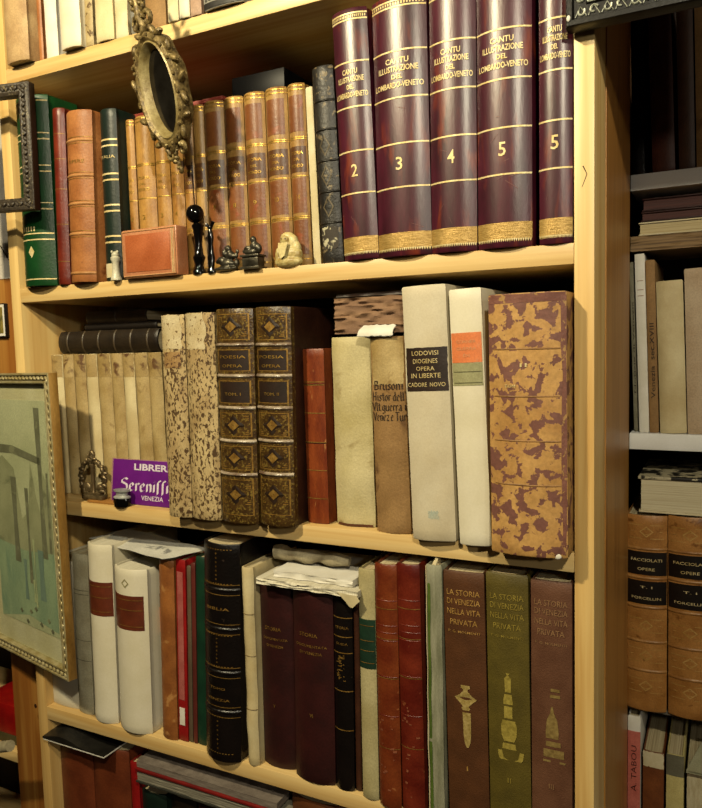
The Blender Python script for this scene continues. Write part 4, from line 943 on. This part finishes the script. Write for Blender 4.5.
# broad-nib gothic letters
GL = {'S': (6, [[(5, 8), (3.6, 9), (1.4, 7.8), (1.2, 6), (4.6, 4.4), (4.8, 1.8), (3, .2), (.4, 1)]]), 'e': (4, [[(3.2, 1), (1.8, .1), (.7, 1.2), (.7, 4.4), (1.9, 5.8), (3, 4.8), (2.6, 3.6), (.9, 2.6)]]), 'r': (3.4, [[(.4, 5), (1, 5.6), (1, .3)], [(1, 4.4), (2.2, 5.8), (3, 5)]]),
      'n': (4.6, [[(.4, 5), (1, 5.6), (1, .3)], [(1, 4.4), (2.4, 5.8), (3.4, 4.8), (3.4, .4), (4, .8)]]), 'i': (2.3, [[(.3, 5), (1, 5.6), (1, .4), (1.6, .9)], [(.9, 7.4), (1.3, 7.8)]]), 's': (3.2, [[(.5, -1.6), (1.2, -.8), (1.2, 7), (2, 8.6), (2.9, 8)]]),
      'm': (7, [[(.4, 5), (1, 5.6), (1, .3)], [(1, 4.4), (2.2, 5.8), (3.2, 4.8), (3.2, .3)], [(3.2, 4.4), (4.5, 5.8), (5.5, 4.8), (5.5, .4), (6.1, .8)]]), 'a': (4.4, [[(.8, 4.8), (2.2, 5.8), (3.1, 4.8), (3.1, .6), (3.8, .4)], [(3, 3.4), (1.4, 3), (.7, 1.6), (1.4, .3), (3, 1.4)]])}
word = 'Serenissima'; tot = sum(GL[c][0] for c in word); x0g = pxm(119, 485)[0]; sc = (cw-.006-x0g)/tot; zg = pxm(140, 492)[1]; szz = .0021
m = MB(); cx = 0; nib = Vector((.62, .5))
for chn in word:
    wd_, st = GL[chn]
    for pl in st:
        for (ax, az), (bx, bz) in zip(pl, pl[1:]):
            q = [(ax-nib.x, az-nib.y), (bx-nib.x, bz-nib.y), (bx+nib.x, bz+nib.y), (ax+nib.x, az+nib.y)]
            m.add([(x0g+(cx+u)*sc, -.0011, zg+v*szz) for u, v in q], [(0, 1, 2, 3)])
    cx += wd_
m.build('shop_name_lettering', wt, r, 0)
pi_ = on(123, 503, 1, .004)
r = thing('inkwell', 'small round black inkwell with silvery lid in front of the purple card', 'inkwell', (pi_.x, .003, ZC))
MB().lathe([(.0118, 0), (.0125, .001), (.0125, .0105), (.0118, .0115)], 0, -.0, 24, .95, .8).build('body', bl, r)
MB().lathe([(.0123, .0115), (.0123, .013), (.0085, .0145), (.0085, .019), (.0118, .0205), (.0118, .0225), (.006, .0235)], 0, 0, 24, .95, .8).build('lid', surf('silver_lid', 'e0e2dc', 'a8aaa4', 60, .3, .1, metal=.5), r)

r.scale = (1.25, 1.0, 1.1)
# ------------------------------------------------------------ carved mirror
mc = on(162, 91, 1, -.055)
mr = thing('mirror', 'small oval mirror in a carved gilt frame hanging before the second shelf', 'mirror', mc, (math.radians(11), math.radians(-6), math.radians(-17)))
mr.scale = (.94, .94, .94)
gw = surf('carved_gilt_wood', '9c8654', '4a3a1e', 160, .42, .7, metal=.3, spots='e0cb90', spot_at=.63, spot_scale=140, spotw=.05)
gb = surf('bevel_gilt', 'b4a470', '7c6838', 60, .4, .3, metal=.2)
ea, eb = .030, .056      # half axes of the opening
def oval(m, prof, n=56, mod=None):
    rows = []
    for j in range(n+1):
        a = 2*PI*j/n; k = 1+(mod(a) if mod else 0)
        rows.append([Vector(((ea+o_*k)*math.cos(a), y_, (eb+o_*k)*math.sin(a))) for o_, y_ in prof])
    m.grid(rows)
m = MB(); oval(m, [(-.002, .004), (-.0005, .001), (.001, -.002), (.003, -.006), (.005, -.008), (.0075, -.006)]); m.build('inner_bevel', gb, mr)
m = MB(); oval(m, [(.0065, -.006), (.011, -.009), (.017, -.007), (.019, 0), (.018, .010), (.010, .012), (-.003, .010)], mod=lambda a: .10*math.sin(a*9)); m.build('moulding', gw, mr)
m = MB()
for k in range(20):
    a = 2*PI*k/20; R_1 = .021+.002*math.sin(k*2.4)
    cx, cz = (ea+R_1)*math.cos(a), (eb+R_1)*math.sin(a)
    m.ell((cx, -.002-.003*(k % 2), cz), (.0088, .0050, .0042), 10, Matrix.Rotation(-a+(.9 if k % 2 else -.7), 3, 'Y'))
    m.ell(((ea+.014)*math.cos(a+.1), -.009, (eb+.014)*math.sin(a+.1)), (.0025, .0022, .0025), 8)
m.build('carved_leaves', gw, mr)
m = MB()   # crown of scrolls rising to the upper left
def spiral(m, cx, cz, r0, turns, sgn, th, y=-.002, a0=0):
    pts = []
    for k in range(26):
        t = k/25; a = a0+sgn*turns*2*PI*t; rr = r0*(1-.8*t); pts.append((cx+rr*math.cos(a), y, cz+rr*math.sin(a)))
    m.tube(pts, lambda s: th*(1-.45*s), 8)
spiral(m, -.012, .088, .013, 1.1, 1, .0045, a0=-.6); spiral(m, .012, .088, .013, 1.1, -1, .0045, a0=PI+.6)
spiral(m, -.010, .114, .011, 1.0, -1, .004, a0=PI/2); spiral(m, .012, .118, .011, 1.0, 1, .004, a0=PI/2)
m.tube([(0, 0, .076), (-.003, -.004, .095), (.003, -.005, .115), (-.004, -.003, .138), (-.010, 0, .158)], lambda s: .0065-.004*s, 10)
for k in range(10): m.ell((random.uniform(-.014, .014), -.004, .08+k*.0075), (.0065, .004, .0035), 10, Matrix.Rotation(random.uniform(-1.2, 1.2), 3, 'Y'))
m.build('crown', gw, mr)
m = MB()   # pendant below
spiral(m, -.012, -.082, .010, 1.0, 1, .0035, a0=.4); spiral(m, .014, -.080, .011, 1.0, -1, .0038, a0=PI-.4)
for k in range(7): m.ell((random.uniform(-.007, .009), -.003, -.078-k*.0045), (.005, .0035, .003), 10, Matrix.Rotation(random.uniform(-1.2, 1.2), 3, 'Y'))
m.build('pendant', gw, mr)
m = MB(); n = 40; vs = [((ea-.001)*math.cos(2*PI*j/n), .004, (eb-.001)*math.sin(2*PI*j/n)) for j in range(n)] + [((ea-.001)*math.cos(2*PI*j/n), .007, (eb-.001)*math.sin(2*PI*j/n)) for j in range(n)]
m.add(vs, [tuple(range(n)), tuple(range(n, 2*n))] + [(j, (j+1) % n, n+(j+1) % n, n+j) for j in range(n)])
m.build('mirror_glass', surf('old_mirror_glass', '6c665c', '4a443c', 30, .10, .03, metal=.9), mr)

# ------------------------------------------------------------ frames
def ring(m, W_, H_, prof):
    "rectangular moulding: prof = (inset from outer edge, y)"
    rows = []
    for cx, cz in ((0, 0), (1, 0), (1, 1), (0, 1), (0, 0)):
        rows.append([Vector(((-W_ if cx == 0 else 0)+(i_ if cx == 0 else -i_), y_, (0 if cz == 0 else H_)+(i_ if cz == 0 else -i_))) for i_, y_ in prof])
    m.grid(rows)
# framed picture at left: local origin = lower right front corner, x to the right (picture spans x<0)
YP = -.050
pt, pq = on(46.4, 373, 1, YP), on(68, 682, 1, YP)
Hp = pt.z-pq.z; Wp_ = .26
fr = thing('framed_picture', 'framed greenish canal print in silver-gold beaded frame hanging at the left', 'picture', (pq.x, YP, pq.z), (0, math.atan((pt.x-pq.x)/Hp), math.radians(-13.4)))
sg = surf('silver_gold_leaf', 'ddd0a0', 'b8a468', 60, .35, .2, metal=.45); sd = surf('grimy_gold', '6a5a34', '4a3c20', 60, .5, .3, metal=.3)
m = MB(); ring(m, Wp_, Hp, [(0, .015), (0, .001), (.0006, 0), (.0028, 0), (.004, .0035), (.011, .0045), (.0125, .001), (.015, .001), (.0165, .006), (.0165, .014)]); m.build('frame_moulding', sg, fr)
m = MB(); ring(m, Wp_, Hp, [(.0036, .0032), (.0036, .0026), (.0112, .0032), (.0112, .004)]); m.build('recessed_band', sd, fr)
for z in (.0074, Hp-.0074):
    m = MB()
    for k in range(int(Wp_/.0115)): m.ell((-.010-k*.0115, .0022, z), (.0042, .0026, .0026), 8, Matrix.Rotation(.5, 3, 'Y'))
    m.build('leaf_beading', sg, fr)
for x in (-.0074, -Wp_+.0074):
    m = MB()
    for k in range(int(Hp/.0115)-1): m.ell((x, .0022, .014+k*.0115), (.0024, .0026, .0042), 8)
    m.build('side_beading', sg, fr)
box('frame_side', -.003, .0004, .0015, .015, 0, Hp, surf('gold_wood_edge', 'b48c48', '8c6424', 30, .5, .3, stretch=(1, 1, .3)), fr, .0004)
M_ = .0165
box('mount', -Wp_+M_, -M_, .010, .0115, M_, Hp-M_, surf('cream_mount', 'ecdfb8', 'e0d2a4', 20, .8, .1), fr, 0)
a1, a2, b1_, b2_ = -Wp_+.036, -.034, .055, Hp-.042
wash = surf('sea_green_wash', 'b4c49c', '98ac8c', 14, .8, .05, spots='84a088', spot_at=.58, spot_scale=18, spotw=.15, stretch=(1.6, 1, .6))
box('print', a1, a2, .0092, .0098, b1_, b2_, surf('pale_sky_wash', 'dcd8b0', 'c8c69c', 12, .8, .05), fr, 0)
def pic(name, polys, mat, y):
    m = MB()
    for p in polys:
        v = [(a2+(a1-a2)*u, y, b1_+(b2_-b1_)*t) for u, t in p]; m.add(v, [tuple(range(len(v)))])
    m.build(name, mat, fr, 0)
def col(u, w, t0, t1, j=.01): return [(u-w, t0), (u-w*.8+j, (t0+t1)/2), (u-w, t1), (u+w, t1), (u+w*.9-j, (t0+t1)/2), (u+w, t0)]
pic('painted_water', [[(0, 0.02), (0, .38), (.2, .42), (.5, .37), (1, .4), (1, .0), (.5, .05)]], wash, .0090)
pic('painted_far_trees', [[(0, .36), (0, .62), (.1, .70), (.16, .5), (.24, .60), (.3, .74), (.38, .52), (.5, .48), (.6, .7), (.8, .75), (1, .7), (1, .36), (.5, .34)]], surf('grey_olive_wash', 'bcb890', 'a4a27c', 20, .8, .05, spots='8c8a68', spot_at=.58, spot_scale=24, spotw=.12), .0088)
dkw = surf('dark_grey_wash', '8a866c', '787458', 30, .8, .05, spots='9a9674', spot_at=.55, spot_scale=40, spotw=.08)
pic('painted_posts', [col(.14, .045, .33, .97), col(.40, .03, .2, .62), col(.62, .05, .28, .66), [(0.02, .36), (.02, .7), (.05, .7), (.06, .36)], [(.13, .73), (.13, .76), (.6, .80), (1, .8), (1, .76), (.6, .765)]], dkw, .0086)
pic('painted_reflections', [col(.22, .05, .14, .36), col(.5, .03, .12, .3)], surf('teal_grey_wash', '8ca090', '7c9084', 30, .8, .05), .0086)
pic('painted_reeds', [col(.33, .015, .10, .40), col(.36, .02, .12, .22)], surf('pale_reed_wash', 'd0d4a4', 'c0c494'), .0084)
pic('painted_pebbles', [[(u-.025, t), (u, t+.012), (u+.03, t), (u, t-.012)] for u, t in ((.15, .06), (.28, .03), (.45, .07), (.52, .02), (.1, .02), (.62, .06), (.36, .09))], dkw, .0082)
gm, nt, bb = node_base('picture_glass'); bb.inputs['Roughness'].default_value = .03; bb.inputs['Base Color'].default_value = (0, 0, 0, 1)
tr_ = nt.nodes.new('ShaderNodeBsdfTransparent'); tr_.inputs[0].default_value = (.96, .98, .96, 1)
gl_ = nt.nodes.new('ShaderNodeBsdfGlossy'); gl_.inputs['Roughness'].default_value = .03
mx_ = nt.nodes.new('ShaderNodeMixShader')
mx_.inputs[0].default_value = .05; nt.links.new(tr_.outputs[0], mx_.inputs[1]); nt.links.new(gl_.outputs[0], mx_.inputs[2])
nt.links.new(mx_.outputs[0], nt.nodes['Material Output'].inputs[0])
box('glass', -Wp_+M_-.001, -M_+.001, .0068, .0074, M_-.001, Hp-M_+.001, gm, fr, 0)

# empty dark frame top left
ca, cb_ = on(27, 80.5, 1, -.045), on(34, 209, 1, -.045)
Hd = ca.z-cb_.z; Wd_ = .15
r = thing('picture_frame', 'empty dark carved frame hanging at the upper left corner', 'frame', (cb_.x, -.045, cb_.z), (0, math.atan((ca.x-cb_.x)/Hd), math.radians(12)))
dkf = surf('dark_carved_wood', '4c4234', '2a221a', 160, .5, .8, spots='857858', spot_at=.6, spot_scale=200, spotw=.06)
m = MB(); ring(m, Wd_, Hd, [(0, .014), (0, .001), (.001, 0), (.004, -.001), (.009, .001), (.013, -.001), (.017, .001), (.018, .006), (.018, .014), (0, .014)]); m.build('moulding', dkf, r)
m = MB()
for k in range(26):
    for x in (-.0085,): m.ell((x, -.001, .006+k*(Hd-.012)/25), (.0042, .002, .0026), 8, Matrix.Rotation(.7*(-1)**k, 3, 'Y'))
for k in range(20):
    for z in (.0085, Hd-.0085): m.ell((-.006-k*.0072, -.001, z), (.0026, .002, .0042), 8, Matrix.Rotation(.7*(-1)**k, 3, 'Y'))
m.build('carved_leaves', dkf, r)
m = MB(); box('frame_side', -.001, .0006, .0015, .014, 0, Hd, surf('dark_frame_edge', '33200f', '28180b'), r, .0003)

# ornate black frame top right
cn = on(565.5, 28, 1, -.024)
r = thing('picture_frame', 'black frame with silvery filigree border hanging over the right post top', 'frame', (cn.x, -.024, cn.z), (0, 0, 0))
W2, H2 = .30, .24
blk = surf('black_frame_paint', '100e0d', '0a0908', 60, .35, .2); fil = surf('silver_filigree', 'c4c6b4', '8c8e7c', 200, .4, .4, metal=.3)
m = MB()
rows = []
prf = [(0, .018), (0, .002), (.0015, 0), (.006, 0), (.0075, .003), (.019, .003), (.0205, .001), (.024, .001), (.026, .008), (.026, .014)]
for cx, cz in ((0, 0), (1, 0), (1, 1), (0, 1), (0, 0)):
    rows.append([Vector(((i_ if cx == 0 else W2-i_), y_, (i_ if cz == 0 else H2-i_))) for i_, y_ in prf])
m.grid(rows); m.build('moulding', blk, r)
m = MB()
def curl(x, z, s, flip):
    pts = []
    for k in range(14):
        t = k/13; a = flip*t*4.6+.5; rr = s*(1-.65*t); pts.append((x+rr*math.cos(a), .0022, z+rr*math.sin(a)))
    m.tube(pts, .0011, 5)
for k in range(22): curl(.014+k*.0125, .0132, .0046, 1 if k % 2 else -1); m.tube([(.014+k*.0125-.005, .0022, .0085), (.014+k*.0125, .002, .018), (.014+k*.0125+.006, .0022, .0085)], .0006, 5)
for k in range(16): curl(.0132, .026+k*.0125, .0046, 1 if k % 2 else -1); m.tube([(.0085, .0022, .026+k*.0125), (.0175, .002, .026+k*.0125+.006)], .0006, 5)
m.build('filigree', fil, r)
m = MB(); m.tube([(.021, .0012, .0212), (W2-.021, .0012, .0212)], .0008, 5); m.tube([(.021, .0012, .021), (.021, .0012, H2-.021)], .0008, 5); m.build('inner_bead', fil, r)
box('picture', .026, W2-.026, .010, .013, .026, H2-.026, surf('dark_olive_picture', '6c7058', '50543f', 30, .5, .1), r, 0)
m = MB(); m.ell((.003, -.001, .008), (.002, .001, .003)); m.build('chip', white_p, r)

# ------------------------------------------------------------ left edge
qa, qb = on(0, 60, 1, .045), on(9, 278, 1, .045)
xr_ = qb.x
r = thing('wall_print', 'pale illustrated paper sheet pinned to the neighbouring bookcase at the left edge', 'poster', (xr_, .0485, qb.z))
Hs = .30
box('sheet', -.14, 0, 0, .0012, 0, Hs, surf('pale_illustrated_paper', 'e4ddd0', 'd4cbbc', 20, .7, .1, spots='d08460', spot_at=.58, spot_scale=26, spotw=.06), r, 0)
m = MB(); m.tube([(-.020, -.0006, .055), (-.010, -.0008, .042), (-.001, -.0006, .030)], .0009, 5); m.build('drawn_line', ink_m, r)
q1, q2 = on(6.5, 337, 1, .043), on(6.5, 303, 1, .043)
r = thing('picture_frame', 'tiny picture in a white and black frame at the left edge', 'frame', (q1.x, .043, q1.z))
hs = q2.z-q1.z
box('frame', -.05, 0, 0, .006, 0, hs, surf('black_rim', '15120f', '100e0c'), r, .0005)
box('white_mount', -.048, -.002, -.0006, .001, .002, hs-.002, white_p, r, 0)
box('picture', -.043, -.0055, -.0012, .0002, .0065, hs-.0065, surf('tiny_landscape', 'a89040', '4c5028', 60, .6, .1), r, 0)
X9 = XN-.001
def nbk(z0, z1, mat, lb, y=.07, w=.12):
    r = thing('book', lb, 'book', (X9-w, y, z0)); t_ = .002
    box('cover', 0, w, 0, .15, 0, z1-z0, mat, r, .001); box('page_block', .002, w-.002, -.0006, .1, .002, z1-z0-.002, pg_cream, r, 0) if 'leaves' in lb else None
rdm = surf('vivid_red', 'a8100e', '8c0c0a', 30, .4, .1)
z = -.55+.0002
nbk(z, z+.022, rdm, 'red book lying flat on the neighbouring shelf behind the picture corner')
nbk(z+.0225, z+.036, cream, 'cream book with leaves showing, on the red book at the far left')
nbk(z+.0365, z+.055, surf('navy', '14141c', '101018'), 'dark navy book topmost of the pile at the far left')
z = -.80+.0002
nbk(z, z+.018, surf('olive_board', '5c5230', '4c4426'), 'olive book at the bottom of the far left pile')
nbk(z+.0185, z+.075, rdm, 'thick vivid red book lying on the olive book at the far left')
r = thing('paper_roll', 'pale rolled paper tube poking out at the lower left edge', 'paper', (-.95, -.03, -.735))
MB().tube([(-.15, 0, -.05), (.055, 0, .015)], .009, 14).build('roll', surf('pale_tube', 'b8ac8c', '9c9070', 40, .6, .2), r)
MB().tube([(.0, -.0002, -.002), (.020, -.0002, .0042)], .0098, 14).build('cap', surf('pale_cap', 'd0c8b0', 'c0b8a0'), r)
